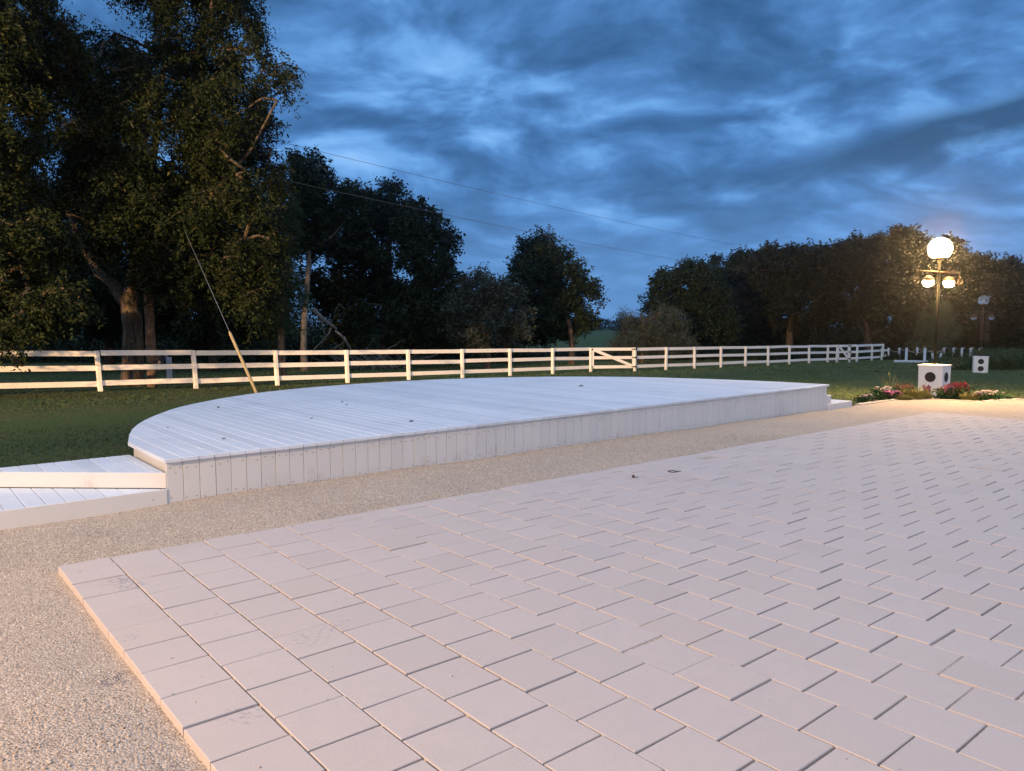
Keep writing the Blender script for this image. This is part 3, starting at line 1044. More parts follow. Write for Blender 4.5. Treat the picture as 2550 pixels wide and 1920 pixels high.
def leaves(points, L, W, droop=.3, jitter=1.0):
    """rhombic leaves at points with random orientation"""
    N = len(points)
    d = rng.normal(0, 1, (N, 3)) * jitter; d[:, 2] = d[:, 2] * .6 - droop
    d /= np.linalg.norm(d, axis=1)[:, None]
    n = rng.normal(0, .8, (N, 3)); n[:, 2] += .8
    sd = np.cross(d, n); sd /= (np.linalg.norm(sd, axis=1)[:, None] + 1e-9)
    nn = np.cross(sd, d)
    l = (L * rng.uniform(.55, 1.25, N))[:, None]; wd = (W * rng.uniform(.6, 1.25, N))[:, None]
    b = points; m = points + d * l * .45 - nn * l * .06
    return np.stack([b, m + sd * wd * .5, points + d * l - nn * l * .12, m - sd * wd * .5], 1).reshape(-1, 3)


def flower_plant(label, u, Y, spread, h, leafmat, petal, kindp, n, name='flowering_plant', nl=700, vz=None):
    z = -.10 if vz is None else vz
    c = G(u, Y); c[2] = z - .01
    o = thing(name, label, 'flowers' if petal else 'grass clump', c, 'plants in the flower bed')
    if leafmat == 'straw_leaf' or not petal:
        fast_mesh('foliage', blades(c, nl * 2, spread * .8, h * 1.25, .010, .8, flat=.0), 4, leafmat, o)
    else:
        pts = np.stack([rng.normal(0, spread * .5, nl), rng.normal(0, spread * .4, nl), rng.uniform(.0, h * .75, nl)], 1) + c
        fast_mesh('foliage', leaves(pts, .075, .035, -.1), 4, leafmat, o)
    if petal:
        m = MB()
        for _ in range(n):
            q = c + np.array([rng.normal(0, spread * .42), rng.normal(0, spread * .3), h * rng.uniform(.55, .9)])
            if kindp == 'spike':
                m.tube([q - (0, 0, h * .25), q + (rng.normal(0, .01), 0, -.04), q + (rng.normal(0, .02), 0, .035), q + (0, 0, .07)], [.010, .019, .014, .004], 6, wob=.5)
            else:
                rr = rng.uniform(.025, .045)
                m.lathe(q, [(.006, -.015), (rr * .8, -.005), (rr, .006), (rr * .7, .018), (rr * .2, .024)], 9, (rng.normal(0, .25), rng.normal(-.2, .25), 1))
        m.build('blossoms', petal, o)
    return o


flower_plant('small dull pink flower clump at the left end of the bed, apart from the rest', 2161, 16.3, .16, .17, 'bed_leaf', 'dull_pink_petal', 'head', 26, nl=300)
flower_plant('dark green bushy plant with cream flower heads behind the magenta flowers', 2208, 16.9, .26, .30, 'bed_leaf', 'cream_petal', 'head', 30)
flower_plant('bright magenta flower clump left of the straw-coloured grass mound', 2228, 16.5, .22, .24, 'bed_leaf', 'pink_petal', 'head', 46)
flower_plant('rusty red flower spikes between the magenta flowers and the lamp box', 2262, 16.9, .24, .34, 'bed_leaf', 'rusty_petal', 'spike', 26)
flower_plant('low rounded straw-green grass mound in front of the lamp box', 2288, 16.55, .34, .27, 'straw_leaf', None, '', 0, name='grass_clump', nl=620)
flower_plant('brown-tipped low grass tuft at the foot of the straw mound', 2258, 16.3, .20, .15, 'straw_leaf', None, '', 0, name='grass_clump', nl=500)
flower_plant('single small rose spike right in front of the lamp box', 2316, 16.6, .09, .33, 'bed_leaf', 'rose_petal', 'spike', 8, nl=120)
flower_plant('rose pink spiky flowers hugging the right corner of the lamp box', 2364, 16.75, .20, .32, 'bed_leaf', 'rose_petal', 'spike', 34, nl=700)
flower_plant('tall deep red spiky flowers right of the lamp box', 2393, 16.8, .24, .38, 'bed_leaf', 'red_petal', 'spike', 52, nl=1000)
flower_plant('yellow-green low tuft between the red flowers and the cream flowers', 2425, 16.3, .18, .2, 'straw_leaf', None, '', 0, name='grass_clump', nl=300)
flower_plant('small pink-headed plant just left of the round cream flower clump', 2441, 16.3, .14, .22, 'bed_leaf', 'dull_pink_petal', 'head', 14, nl=300)
flower_plant('round clump of cream flower heads at the right end of the bed', 2470, 16.4, .24, .25, 'bed_leaf', 'cream_petal', 'head', 46, nl=500)
flower_plant('low dark green leafy plant with no flowers at the far right of the bed', 2508, 16.6, .22, .14, 'bed_leaf', 'bed_leaf', 'head', 4, nl=400)
flower_plant('thin pale seedy grass stalks rising behind the cream flowers', 2226, 17.4, .12, .55, 'straw_leaf', None, '', 0, name='grass_clump', nl=22)
m = MB(); K = 28
bedp = [(15.25, .3), (14.2, .55), (14.4, .95), (16.0, .75), (17.4, -.4), (18.2, -1.9), (17.0, -1.75), (16.75, -1.5), (16.45, -1.22), (15.75, -1.05), (15.45, -.35)]
m.add([F(s, n, -.098) for k, (s, n) in enumerate(bedp)], [tuple(range(len(bedp) - 1, -1, -1))])
kind(m.build('soil', 'soil'), 'structure')

# ------------------------------------------------------------------ grass
def lawn_grass():
    N = 260000
    y = 7.5 + 45 * rng.random(N) ** 1.6
    x = (rng.random(N) * 1.5 - .72) * y * 1.0
    q = np.stack([x, y], 1) - O2
    s, n = q @ D2, q @ N2
    nm = np.interp(s, [e[0] for e in EDGE], [e[1] for e in EDGE])
    ok = n > nm + .05
    on = np.interp(s, SO[:, 0], SO[:, 1], left=-1, right=-1)
    ok &= ~((n < on + .05))
    ok &= ~((s > -2.45) & (s < 0) & (n < 1.3)) & ~((s > DL) & (s < 12.95) & (n < 1.3) & (s - DL < 1.0))
    x, y = x[ok], y[ok]
    N = len(x)
    z = np.interp(y, [-40, 7, 9, 13, 17, 20.5, 27, 34.8, 40, 48, 60], [-.07, -.07, -.075, -.09, -.13, -.28, -.5, -.69, -.81, -.97, -1.12]) - .01
    patch = np.sin(x * .9 + y * .31) * np.sin(y * .8 - x * .37) * .5 + np.sin(x * 2.7 + 1) * np.sin(y * 2.2) * .4
    h = .030 * (1 + .45 * patch) * rng.uniform(.6, 1.6, N) * (1 + y / 60)
    fl = y > 33
    h[fl] *= 1.4
    an = rng.uniform(0, 6.28, N)
    w = (.0035 + y * .00042)
    sd = np.stack([np.cos(an) * w, np.sin(an) * w, np.zeros(N)], 1)
    b = np.stack([x, y, z], 1)
    t = b + np.stack([rng.normal(0, 1.0, N) * h, rng.normal(0, 1.0, N) * h, h * .8], 1)
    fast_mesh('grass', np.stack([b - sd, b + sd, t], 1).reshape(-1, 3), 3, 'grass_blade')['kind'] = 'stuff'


lawn_grass()


def weeds():
    V = []
    for _ in range(1500):
        u = rng.uniform(2335, 2640); Y = rng.uniform(37, 50)
        if abs(u - 2446) < 26 and Y < 37.5:
            continue
        c = G(u, Y); h = rng.uniform(.45, 1.05) * (.45 if u < 2435 and Y < 49 else 1.)
        V.append(blades(c, 26, .28, h, .05, .5))
        pts = c + np.stack([rng.normal(0, .22, 30), rng.normal(0, .22, 30), rng.uniform(.1, h * .9, 30)], 1)
        V.append(leaves(pts, .13, .06, .1))
    fast_mesh('tall_weeds', np.concatenate(V), 4, 'weed_leaf')['kind'] = 'stuff'
    # rank grass and brush under the trees, along the far side of the fence
    V = []
    for _ in range(2600):
        u = rng.uniform(1290, 2330); Y = rng.uniform(52, 62)
        c = G(u, Y); h = rng.uniform(.3, .9)
        V.append(blades(c, 10, .4, h, .07, .6))
    for _ in range(1700):
        u = rng.uniform(1640, 2700); Y = rng.uniform(63, 74)
        c = G(u, Y); h = rng.uniform(.8, 3.0)
        pts = c + np.stack([rng.normal(0, .7, 44), rng.normal(0, .6, 44), rng.uniform(.0, h, 44)], 1)
        V.append(leaves(pts, .30, .16, .1))
    for _ in range(2000):
        u = rng.uniform(-300, 1290); Y = rng.uniform(46, 60)
        c = G(u, Y); h = rng.uniform(.6, 4.8)
        pts = c + np.stack([rng.normal(0, .6, 60), rng.normal(0, .5, 60), rng.uniform(.0, h, 60)], 1)
        V.append(leaves(pts, .22, .11, .1))
    fast_mesh('brush', np.concatenate(V), 4, 'oak_leaf')['kind'] = 'stuff'


weeds()


# ------------------------------------------------------------------ trees
def tree(name, label, base, trunk, blobs, sprays, per, L, W, leafmat, barkmat='bark', droop=.35, twig=.55, r_tip=.006, step=.55, group=None,
         shell=.55, extra_trunks=(), seed=1, minz=None):
    """trunk: list of (x,y,z,r); blobs: list of (centre, radii) ellipsoids of the crown"""
    g = np.random.default_rng(seed)
    o = thing(name, label, 'tree', base, group)
    tr = np.array(trunk, float)
    # crown attractors
    vol = np.array([r[0] * r[1] * r[2] for _, r in blobs]) ** .8; pr = vol / vol.sum()
    which = g.choice(len(blobs), sprays, p=pr)
    d = g.normal(0, 1, (sprays, 3)); d /= np.linalg.norm(d, axis=1)[:, None]
    rad = (g.random(sprays) ** (1 / 3)) * (1 - shell) + shell * (g.random(sprays) ** .18)
    C = np.array([b[0] for b in blobs]); R = np.array([b[1] for b in blobs])
    A = C[which] + d * R[which] * rad[:, None] * g.uniform(.85, 1.12, sprays)[:, None]
    ns = max(8, sprays // 16)
    sub = A[:ns].copy(); sw = which[:ns]
    pick = np.empty(sprays, int)
    for bi in range(len(blobs)):
        cand = np.where(sw == bi)[0]; me_ = np.where(which == bi)[0]
        if len(cand) and len(me_):
            dd2 = ((A[me_][:, None] - sub[cand][None]) ** 2).sum(-1)
            pick[me_] = cand[dd2.argmin(1)]
        else:
            pick[me_] = np.arange(len(me_)) % ns
    pull = g.uniform(.25, .62, sprays)[:, None]
    A = A + (sub[pick] - A) * pull
    if minz is not None:
        A[:, 2] = np.maximum(A[:, 2], minz + g.random(sprays) * .6)
    nodes = [tuple(p[:3]) for p in tr]; parent = [-1] + list(range(len(tr) - 1)); nt = len(tr)
    rads_tr = list(tr[:, 3])
    for et in extra_trunks:
        et = np.array(et); j0 = int(np.argmin(np.linalg.norm(np.array(nodes) - et[0, :3], axis=1)))
        for k in range(1, len(et)):
            nodes.append(tuple(et[k, :3])); parent.append(j0 if k == 1 else len(nodes) - 2); rads_tr.append(et[k, 3])
    nt = len(nodes)
    cap = 20000
    NA = np.zeros((cap, 3)); NA[:nt] = nodes; cnt = nt
    avail0 = max(1, int(len(tr) * .45))
    pen = np.zeros(cap); pen[:avail0] = 50.
    order = np.argsort(np.linalg.norm(A - tr[-1, :3], axis=1))
    leafnode = []
    par = np.full(cap, -1); par[:nt] = parent
    for i in order:
        a = A[i]
        dv = a - NA[:cnt]
        dist = np.linalg.norm(dv, axis=1) + pen[:cnt] + np.clip(-dv[:, 2], 0, None) * .25
        j = int(np.argmin(dist))
        p0 = NA[j]; Ld = np.linalg.norm(a - p0)
        k = max(1, int(math.ceil(Ld / step)))
        if cnt + k >= cap:
            break
        bow = np.array([g.normal(0, .08), g.normal(0, .08), .05]) * Ld
        prev = j
        for q in range(1, k + 1):
            t = q / k
            NA[cnt] = p0 + (a - p0) * t + bow * 4 * t * (1 - t) * .5 + (g.normal(0, .04, 3) if q < k else 0)
            par[cnt] = prev; prev = cnt; cnt += 1
        leafnode.append(prev)
    load = np.zeros(cnt)
    for ln in leafnode:
        load[ln] += 1
    for i in range(cnt - 1, 0, -1):
        if par[i] >= 0:
            load[par[i]] += load[i]
    rr = r_tip * np.maximum(load, 1) ** .5
    rr = np.minimum(rr, .042)
    rr[:nt] = rads_tr
    # branches as tapering tubes
    idx = np.arange(nt, cnt); pa = par[idx]
    p0, p1 = NA[pa], NA[idx]
    r1 = rr[idx]; r0 = np.minimum(np.where(pa < nt, r1 * 1.25, rr[pa]), r1 * 1.5)
    dd = p1 - p0; ln_ = np.linalg.norm(dd, axis=1)[:, None] + 1e-9; dd = dd / ln_
    ref = np.where(np.abs(dd[:, 2:3]) > .9, np.array([[1., 0, 0]]), np.array([[0, 0, 1.]]))
    x = np.cross(dd, ref); x /= np.linalg.norm(x, axis=1)[:, None]; y = np.cross(dd, x)
    n = 5; quads = []
    for k in range(n):
        t0, t1 = 2 * math.pi * k / n, 2 * math.pi * (k + 1) / n
        e0 = x * math.cos(t0) + y * math.sin(t0); e1 = x * math.cos(t1) + y * math.sin(t1)
        quads.append(np.stack([p0 + e0 * r0[:, None], p0 + e1 * r0[:, None], p1 + e1 * r1[:, None], p1 + e0 * r1[:, None]], 1))
    fast_mesh('branches', np.concatenate(quads).reshape(-1, 3), 4, barkmat, o)
    m = MB()

    def dense(path):
        path = np.array(path); res = []
        for a, b in zip(path[:-1], path[1:]):
            k = max(2, int(np.linalg.norm(b[:3] - a[:3]) / .25))
            for t in np.linspace(0, 1, k)[:-1]:
                res.append(a + (b - a) * t)
        res.append(path[-1]); return np.array(res)
    for path in [tr] + [np.array(e) for e in extra_trunks]:
        dp = dense(path); m.tube(dp[:, :3], dp[:, 3], 16, wob=.10)
    m.build('trunk', barkmat, o, smooth=True)
    # leaves on drooping twigs round every attractor
    T = 3; tw = len(A) * T
    org = np.repeat(A, T, 0) + g.normal(0, .05, (tw, 3))
    outw = np.repeat(A - C[which], T, 0); outw /= np.linalg.norm(outw, axis=1)[:, None] + 1e-9
    td = outw * .7 + g.normal(0, .75, (tw, 3)); td[:, 2] -= droop; td /= np.linalg.norm(td, axis=1)[:, None]
    k = max(2, per // T)
    tt = g.random((tw, k)) ** .8
    tl = (twig * g.uniform(.5, 1.3, tw))[:, None]
    pts = org[:, None, :] + td[:, None, :] * (tt * tl)[..., None]
    pts[..., 2] -= (tt * tl) ** 2 * droop * .8
    pts = pts.reshape(-1, 3) + g.normal(0, twig * .09, (tw * k, 3))
    if minz is not None:
        pts = pts[pts[:, 2] > minz - .5]
    fast_mesh('crown', leaves(pts, L, W, droop * .9), 4, leafmat, o)
    return o


def blob(u, v, ru, rv, Y, ry):
    c = P(u, v, Y)
    return (c, np.array([ru * Y / FPX, ry, rv * Y / FPX]))


def trunk_at(u, Y, pts):
    """pts: (u, v, r) sightings from the ground up"""
    b = G(u, Y)
    res = [(b[0], b[1], b[2] - .2, pts[0][2] * 1.35)]
    for (uu, vv, r) in pts:
        q = P(uu, vv, Y); res.append((q[0], q[1], q[2], r))
    return b, res


TG = 'trees beyond the fence'
# the big tree by the pole
b, t = trunk_at(330, 23.5, [(331, 935, .33), (331, 880, .29), (330, 820, .28), (328, 790, .29), (322, 760, .25), (330, 700, .20), (345, 620, .18), (360, 520, .15), (380, 400, .12), (400, 250, .08), (420, 80, .05), (430, -120, .03)])
t2 = [t[5], (*P(300, 735, 23.5), .20), (*P(278, 705, 23.5), .15), (*P(245, 680, 23.6), .13), (*P(200, 600, 23.8), .10), (*P(150, 480, 24), .07)]
t3 = [t[7], (*P(460, 560, 22.8), .10), (*P(540, 470, 22.4), .07), (*P(620, 380, 22.2), .04), (*P(690, 250, 22.), .025)]
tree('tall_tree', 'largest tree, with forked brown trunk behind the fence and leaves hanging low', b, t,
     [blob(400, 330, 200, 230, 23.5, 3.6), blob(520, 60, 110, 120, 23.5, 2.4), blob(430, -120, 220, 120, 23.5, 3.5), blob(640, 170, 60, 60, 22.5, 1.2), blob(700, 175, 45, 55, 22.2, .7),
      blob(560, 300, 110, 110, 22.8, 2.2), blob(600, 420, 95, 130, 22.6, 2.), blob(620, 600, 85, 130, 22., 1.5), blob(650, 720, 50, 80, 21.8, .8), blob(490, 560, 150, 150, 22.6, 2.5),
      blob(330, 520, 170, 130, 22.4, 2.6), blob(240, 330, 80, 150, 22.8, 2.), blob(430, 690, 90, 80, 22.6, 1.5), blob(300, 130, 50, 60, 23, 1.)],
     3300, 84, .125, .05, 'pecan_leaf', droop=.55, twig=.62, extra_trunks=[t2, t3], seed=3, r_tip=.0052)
# left edge tree, trunk out of the picture, hanging in front of the fence
b, t = trunk_at(-420, 18.5, [(-420, 860, .28), (-410, 700, .24), (-380, 500, .2), (-330, 300, .14), (-280, 100, .09)])
t2 = [t[3], (*P(-250, 420, 18.2), .11), (*P(-100, 360, 18), .07), (*P(40, 330, 17.8), .04)]
t3 = [t[3], (*P(-250, 600, 17.9), .09), (*P(-120, 640, 17.6), .06), (*P(10, 700, 17.4), .03)]
tree('tall_tree', 'leafy tree at the left edge with boughs hanging over the fence', b, t,
     [blob(60, 120, 95, 150, 18.5, 2.), blob(-60, 40, 180, 170, 18.5, 2.5), blob(-120, 400, 160, 160, 18.2, 2.), blob(20, 300, 60, 90, 18., 1.2), blob(30, 620, 95, 110, 17.6, 1.3),
      blob(40, 770, 80, 70, 17.4, .9), blob(150, 745, 70, 55, 17.6, .7), blob(0, 850, 45, 40, 17.3, .5), blob(-120, 700, 140, 150, 17.8, 1.6), blob(120, 600, 60, 60, 17.8, .8)],
     1650, 84, .115, .046, 'pecan_leaf', droop=.55, twig=.5, extra_trunks=[t2, t3], seed=5, r_tip=.005)
# darker trees behind that close the view under the crowns
for i, (lab, u, Y, bl, sp, lm) in enumerate([
        ('dark tree closing the view behind the left edge tree, left of the big trunk', 40, 34., [(-60, 500, 180, 240, 2.8), (90, 520, 150, 220, 2.6), (40, 730, 190, 110, 2.6), (170, 700, 120, 130, 2.2)], 1500, 'oak_leaf'),
        ('dark tree directly behind the big forked trunk', 270, 37., [(260, 560, 190, 190, 3.), (240, 720, 200, 110, 3.), (330, 740, 150, 100, 2.5)], 1500, 'oak_leaf'),
        ('dark tree behind the yellow guy guard', 530, 36., [(520, 600, 170, 190, 3.), (520, 760, 190, 90, 2.6), (620, 730, 110, 110, 2.)], 1500, 'oak_leaf')]):
    b, t = trunk_at(u, Y, [(u, 880, .2), (u + 4, 800, .18), (u - 6, 700, .15), (u + 4, 560, .11), (u, 420, .06)])
    tree('dark_tree', lab, b, t, [blob(x, y, ru, rv, Y, ry) for x, y, ru, rv, ry in bl], sp, 54, .19, .10, lm, droop=.3, twig=.75, group=TG, seed=20 + i, step=.9, minz=zf(Y) + .9)
# feathery cedar
b, t = trunk_at(700, 29., [(700, 860, .13), (699, 760, .11), (700, 640, .08), (698, 520, .04), (697, 470, .02)])
tree('cedar_tree', 'feathery greener tree between the big tree and the pale slim trunk', b, t,
     [blob(695, 520, 45, 70, 29., .8), blob(695, 620, 62, 100, 29., 1.1), blob(700, 730, 60, 90, 29., 1.1), blob(650, 690, 50, 110, 28.6, .9)], 700, 90, .085, .02, 'cedar_leaf', droop=.25, twig=.42, group=TG, seed=31, step=.6)
# slim pale trunk tree
b, t = trunk_at(757, 36., [(756, 870, .15), (757, 800, .14), (764, 730, .12), (769, 660, .11), (768, 620, .10), (776, 560, .08), (790, 480, .05), (795, 400, .03)])
t2 = [t[5], (*P(790, 612, 36), .06), (*P(825, 590, 36), .045), (*P(865, 545, 36), .03)]
tree('tall_tree', 'tall dark tree with a slim pale forked trunk', b, t,
     [blob(780, 420, 50, 60, 36., 1.3), blob(730, 470, 60, 80, 36., 1.4), blob(830, 490, 70, 65, 36., 1.5), blob(770, 540, 80, 60, 36., 1.5), blob(720, 580, 50, 60, 36., 1.2)], 560, 60, .17, .09, 'oak_leaf', 'pale_bark', droop=.25, twig=.6, group=TG, extra_trunks=[t2], seed=33, step=.7)
# large dark round tree
b, t = trunk_at(960, 41., [(960, 860, .3), (962, 780, .27), (965, 700, .22), (968, 600, .15), (970, 500, .07)])
tree('round_tree', 'largest dark round tree, sloping down to the right behind the fence', b, t,
     [blob(965, 520, 75, 60, 41., 1.8), blob(900, 545, 80, 70, 41., 1.8), blob(1030, 560, 70, 75, 41., 1.8), blob(1080, 630, 60, 75, 41., 1.7), blob(970, 640, 150, 110, 41., 2.8), blob(860, 660, 110, 120, 41., 2.4),
      blob(1100, 720, 60, 70, 41., 1.8), blob(960, 780, 190, 90, 40.5, 2.8), blob(1090, 800, 90, 70, 40.5, 2.)], 1900, 54, .20, .115, 'oak_leaf', droop=.25, twig=.75, group=TG, seed=35, step=.9, minz=zf(41) + .4)
# paler shrubby tree
b, t = trunk_at(1215, 39., [(1215, 850, .12), (1216, 800, .1), (1220, 740, .07), (1222, 700, .03)])
tree('small_tree', 'lower greyish bushy tree between the round tree and the pointed tree', b, t,
     [blob(1205, 735, 55, 60, 39., 1.3), blob(1160, 770, 60, 70, 39., 1.3), blob(1250, 770, 65, 75, 39., 1.4), blob(1210, 820, 100, 50, 39., 1.7)], 700, 54, .16, .075, 'grey_leaf', droop=.15, twig=.6, group=TG, seed=37, step=.8, minz=zf(39) + .2)
# pointed tree in the middle
b, t = trunk_at(1425, 44., [(1425, 870, .16), (1420, 820, .15), (1405, 760, .12), (1380, 690, .08), (1350, 630, .03)])
tree('bushy_tree', 'bushy tree with upright shoots left of the open gap to the field', b, t,
     [blob(1310, 640, 35, 40, 44., .9), blob(1360, 655, 55, 60, 44., 1.3), blob(1330, 720, 75, 65, 44., 1.7), blob(1400, 710, 55, 65, 44., 1.4), blob(1450, 745, 40, 50, 44., 1.), blob(1340, 800, 80, 55, 44., 1.7), blob(1420, 795, 55, 50, 44., 1.3),
      blob(1320, 606, 10, 22, 44., .3), blob(1372, 610, 10, 20, 44., .3), blob(1475, 710, 12, 22, 44., .3)], 1250, 54, .19, .095, 'oak_leaf', droop=-.15, twig=.7, group=TG, seed=39, step=.9, minz=zf(44) + .5)
# right of the gap
b, t = trunk_at(1725, 52., [(1725, 870, .2), (1724, 800, .18), (1720, 740, .13), (1715, 690, .06)])
tree('bushy_tree', 'spreading tree with loose pale-edged leaves right of the open gap', b, t,
     [blob(1715, 705, 55, 48, 52., 1.7), blob(1665, 725, 45, 50, 52., 1.5), blob(1630, 745, 26, 40, 52., 1.), blob(1760, 740, 55, 60, 52., 1.8), blob(1720, 790, 95, 60, 52., 2.2), blob(1800, 800, 35, 50, 52., 1.2), blob(1640, 690, 14, 24, 52., .4), blob(1620, 725, 14, 12, 52., .4)],
     1100, 54, .21, .115, 'oak_leaf', droop=.2, twig=.75, group=TG, seed=41, step=1., minz=zf(52) + .3)
b, t = trunk_at(1600, 47., [(1600, 870, .1), (1600, 830, .09), (1606, 790, .05)])
tree('willow_shrub', 'low grey feathery shrub at the right side of the field gap', b, t,
     [blob(1600, 820, 60, 45, 47., 1.4), blob(1650, 810, 55, 55, 47., 1.3), blob(1555, 785, 18, 22, 47., .5), blob(1590, 855, 80, 18, 47., 1.4), blob(1680, 850, 60, 22, 47., 1.2)], 620, 60, .17, .035, 'grey_leaf', droop=.5, twig=.7, group=TG, seed=43, step=.8, minz=zf(47) + .1)
for i, (lab, u, Y, bl, sp, lm, tk) in enumerate([
        ('dark domed tree rising behind the spreading tree right of the gap', 1830, 68., [(1850, 650, 48, 30, 1.8), (1800, 685, 70, 50, 2.6), (1870, 690, 75, 60, 2.8), (1830, 770, 110, 80, 3.)], 900, 'oak_leaf', .25),
        ('broad dark tree with a pale trunk base, left of the lit lamp', 1967, 62., [(1960, 640, 70, 32, 2.4), (1920, 690, 80, 60, 2.8), (2010, 670, 80, 55, 2.8), (1965, 750, 130, 75, 3.4)], 1600, 'brown_leaf', .3),
        ('tallest tree of the right group, with a leaning trunk left of the lit lamp', 2150, 60., [(2235, 600, 60, 26, 2.2), (2150, 630, 70, 35, 2.4), (2090, 650, 60, 40, 2.2), (2230, 660, 100, 60, 3.), (2130, 720, 110, 80, 3.2), (2240, 760, 90, 60, 2.8)], 2100, 'brown_leaf', .28),
        ('rounded tree right behind the glowing globe', 2330, 63., [(2320, 625, 70, 35, 2.4), (2300, 690, 90, 60, 2.8), (2380, 690, 70, 60, 2.6), (2340, 770, 110, 70, 3.)], 1150, 'brown_leaf', .26),
        ('tree above the unlit lamp, crown edge dropping to the right', 2450, 65., [(2440, 665, 60, 30, 2.4), (2490, 680, 50, 34, 2.2), (2450, 730, 90, 60, 3.), (2480, 800, 110, 50, 3.)], 1050, 'brown_leaf', .25),
        ('low dark tree at the far right edge of the photo', 2580, 66., [(2550, 700, 50, 35, 2.2), (2620, 690, 70, 50, 2.6), (2560, 770, 90, 60, 3.), (2680, 760, 100, 80, 3.)], 900, 'oak_leaf', .25)]):
    ln = 14 if 'leaning' in lab else 0
    b, t = trunk_at(u + ln, Y, [(u + ln, 870, tk), (u + ln * .6, 830, tk * .9), (u, 780, tk * .8), (u - ln * .5, 720, tk * .6), (u, 660, tk * .3)])
    tree('dark_tree', lab, b, t, [blob(x, y, ru, rv, Y, ry) for x, y, ru, rv, ry in bl], sp, 50, .25, .14, lm, 'bark', droop=.2, twig=.9, group=TG, seed=50 + i, step=1.1, minz=zf(Y) + .5)
# small light willow near the lamps
b, t = trunk_at(2328, 57., [(2328, 880, .09), (2330, 850, .08), (2330, 810, .05), (2332, 780, .02)])
tree('young_willow', 'small pale green willow behind the lit lamp post', b, t,
     [blob(2325, 800, 42, 36, 57., .9), blob(2345, 775, 28, 26, 57., .7), blob(2310, 840, 48, 34, 57., 1.), blob(2368, 815, 22, 30, 57., .6), blob(2345, 850, 40, 26, 57., .8)], 520, 60, .15, .03, 'willow_leaf', droop=.4, twig=.5, seed=70, step=.6)


# far hedgerow at the end of the field
def far_wood():
    V = []
    for _ in range(420):
        u = rng.uniform(900, 2000); Y = rng.uniform(240, 275)
        top = 789 + 4 * math.sin(u * .03) + rng.uniform(0, 9)
        c = P(u, top, Y); k = 46
        pts = c + np.stack([rng.normal(0, 1.5, k), rng.normal(0, 1.2, k), -rng.random(k) * 4.2], 1)
        V.append(leaves(pts, 1.0, .6, .1))
    fast_mesh('far_wood', np.concatenate(V), 4, 'oak_leaf')['kind'] = 'stuff'


far_wood()

# dead fallen limb behind the fence, and the brush pile beside it
dl = thing('fallen_branch', 'bare grey broken limb leaning down beside the slim pale trunk', 'branch', G(860, 34.))
paths = [[(778, 770, .10), (800, 790, .09), (822, 806, .08), (838, 820, .05)], [(824, 808, .045), (818, 830, .04), (800, 852, .03), (784, 870, .025), (776, 900, .02)],
         [(838, 818, .06), (852, 835, .05), (858, 850, .03), (832, 868, .025), (826, 882, .02)], [(856, 838, .05), (866, 855, .04), (876, 872, .035), (890, 900, .03)],
         [(800, 792, .035), (803, 815, .03), (812, 835, .02), (798, 862, .015)], [(832, 782, .03), (845, 755, .02), (858, 768, .012)]]
for pt in paths:
    m = MB(); m.tube([P(u, v, 34. + .004 * (v - 780)) + rng.normal(0, .03, 3) for u, v, _ in pt], [r for _, _, r in pt], 7, wob=.1)
    m.build('limb', 'dead_wood', dl, smooth=True)
bp = thing('branch_pile', 'pile of bare grey branches lying behind the fence under the round tree', 'branch pile', G(950, 35.))
for k in range(34):
    u0 = rng.uniform(850, 1040); Y = rng.uniform(35, 36.5)
    hk = (1.35 if u0 < 930 else .95) * rng.uniform(.15, 1.05)
    p0 = G(u0, Y); an = rng.normal(0, .5); L = rng.uniform(.9, 2.4)
    pts = [p0 + np.array([math.cos(an) * L * t * (1 if k % 2 else -1), rng.normal(0, .1), .12 + hk * t ** .8 + rng.normal(0, .04)]) for t in np.linspace(0, 1, 6)]
    m = MB(); m.tube(pts, np.linspace(rng.uniform(.015, .05), .006, 6), 6, wob=.1); m.build('branch', 'dead_wood', bp, smooth=True)

# ------------------------------------------------------------------ sky
world = bpy.data.worlds.new('World'); scene.world = world; world.use_nodes = True
t = NT(world.node_tree)
bg = t.n['Background']
tc = t.node('ShaderNodeTexCoord').outputs['Generated']
sepn = t.node('ShaderNodeSeparateXYZ'); t.l.new(tc, sepn.inputs[0])
dx, dy, dz = sepn.outputs
dzc = t.math('MAXIMUM', dz, 0.0)
den = t.math('ADD', dzc, .30)
comb = t.node('ShaderNodeCombineXYZ')
t.l.new(t.math('DIVIDE', dx, den), comb.inputs[0]); t.l.new(t.math('DIVIDE', dy, den), comb.inputs[1])
cp = comb.outputs[0]


def mapped(rot, scale, loc):
    mp = t.node('ShaderNodeMapping')
    mp.inputs['Rotation'].default_value = (0, 0, math.radians(rot)); mp.inputs['Scale'].default_value = (*scale, 1.)
    mp.inputs['Location'].default_value = (*loc, 0)
    t.l.new(cp, mp.inputs['Vector'])
    return mp.outputs[0]


warp = t.vmath('SCALE', t.vmath('SUBTRACT', t.noise(cp, 1.6, 3, .5, 0., 'Color'), (.5, .5, .5)), scale=.35)
w1 = t.vmath('ADD', mapped(-18, (.9, 1.05), (3.7, 1.3)), warp)
w2 = t.vmath('ADD', mapped(12, (1., 1.15), (.7, 5.3)), warp)
n1 = t.noise(w1, 1.5, 6, .50, .1)
n2 = t.noise(w2, 4.2, 7, .54, .2)
n2b = t.noise(t.vmath('ADD', w2, (.05, -.085, 0)), 4.2, 7, .54, .2)
n1b = t.noise(t.vmath('ADD', w1, (.10, -.17, 0)), 1.5, 6, .50, .1)
n4 = t.noise(t.vmath('ADD', mapped(30, (1., 1.), (9.7, 2.3)), warp), 12.0, 5, .58, .3)
relief = t.math('ADD', t.math('MULTIPLY', t.math('SUBTRACT', n2, n2b), .50), t.math('MULTIPLY', t.math('SUBTRACT', n1, n1b), .45))
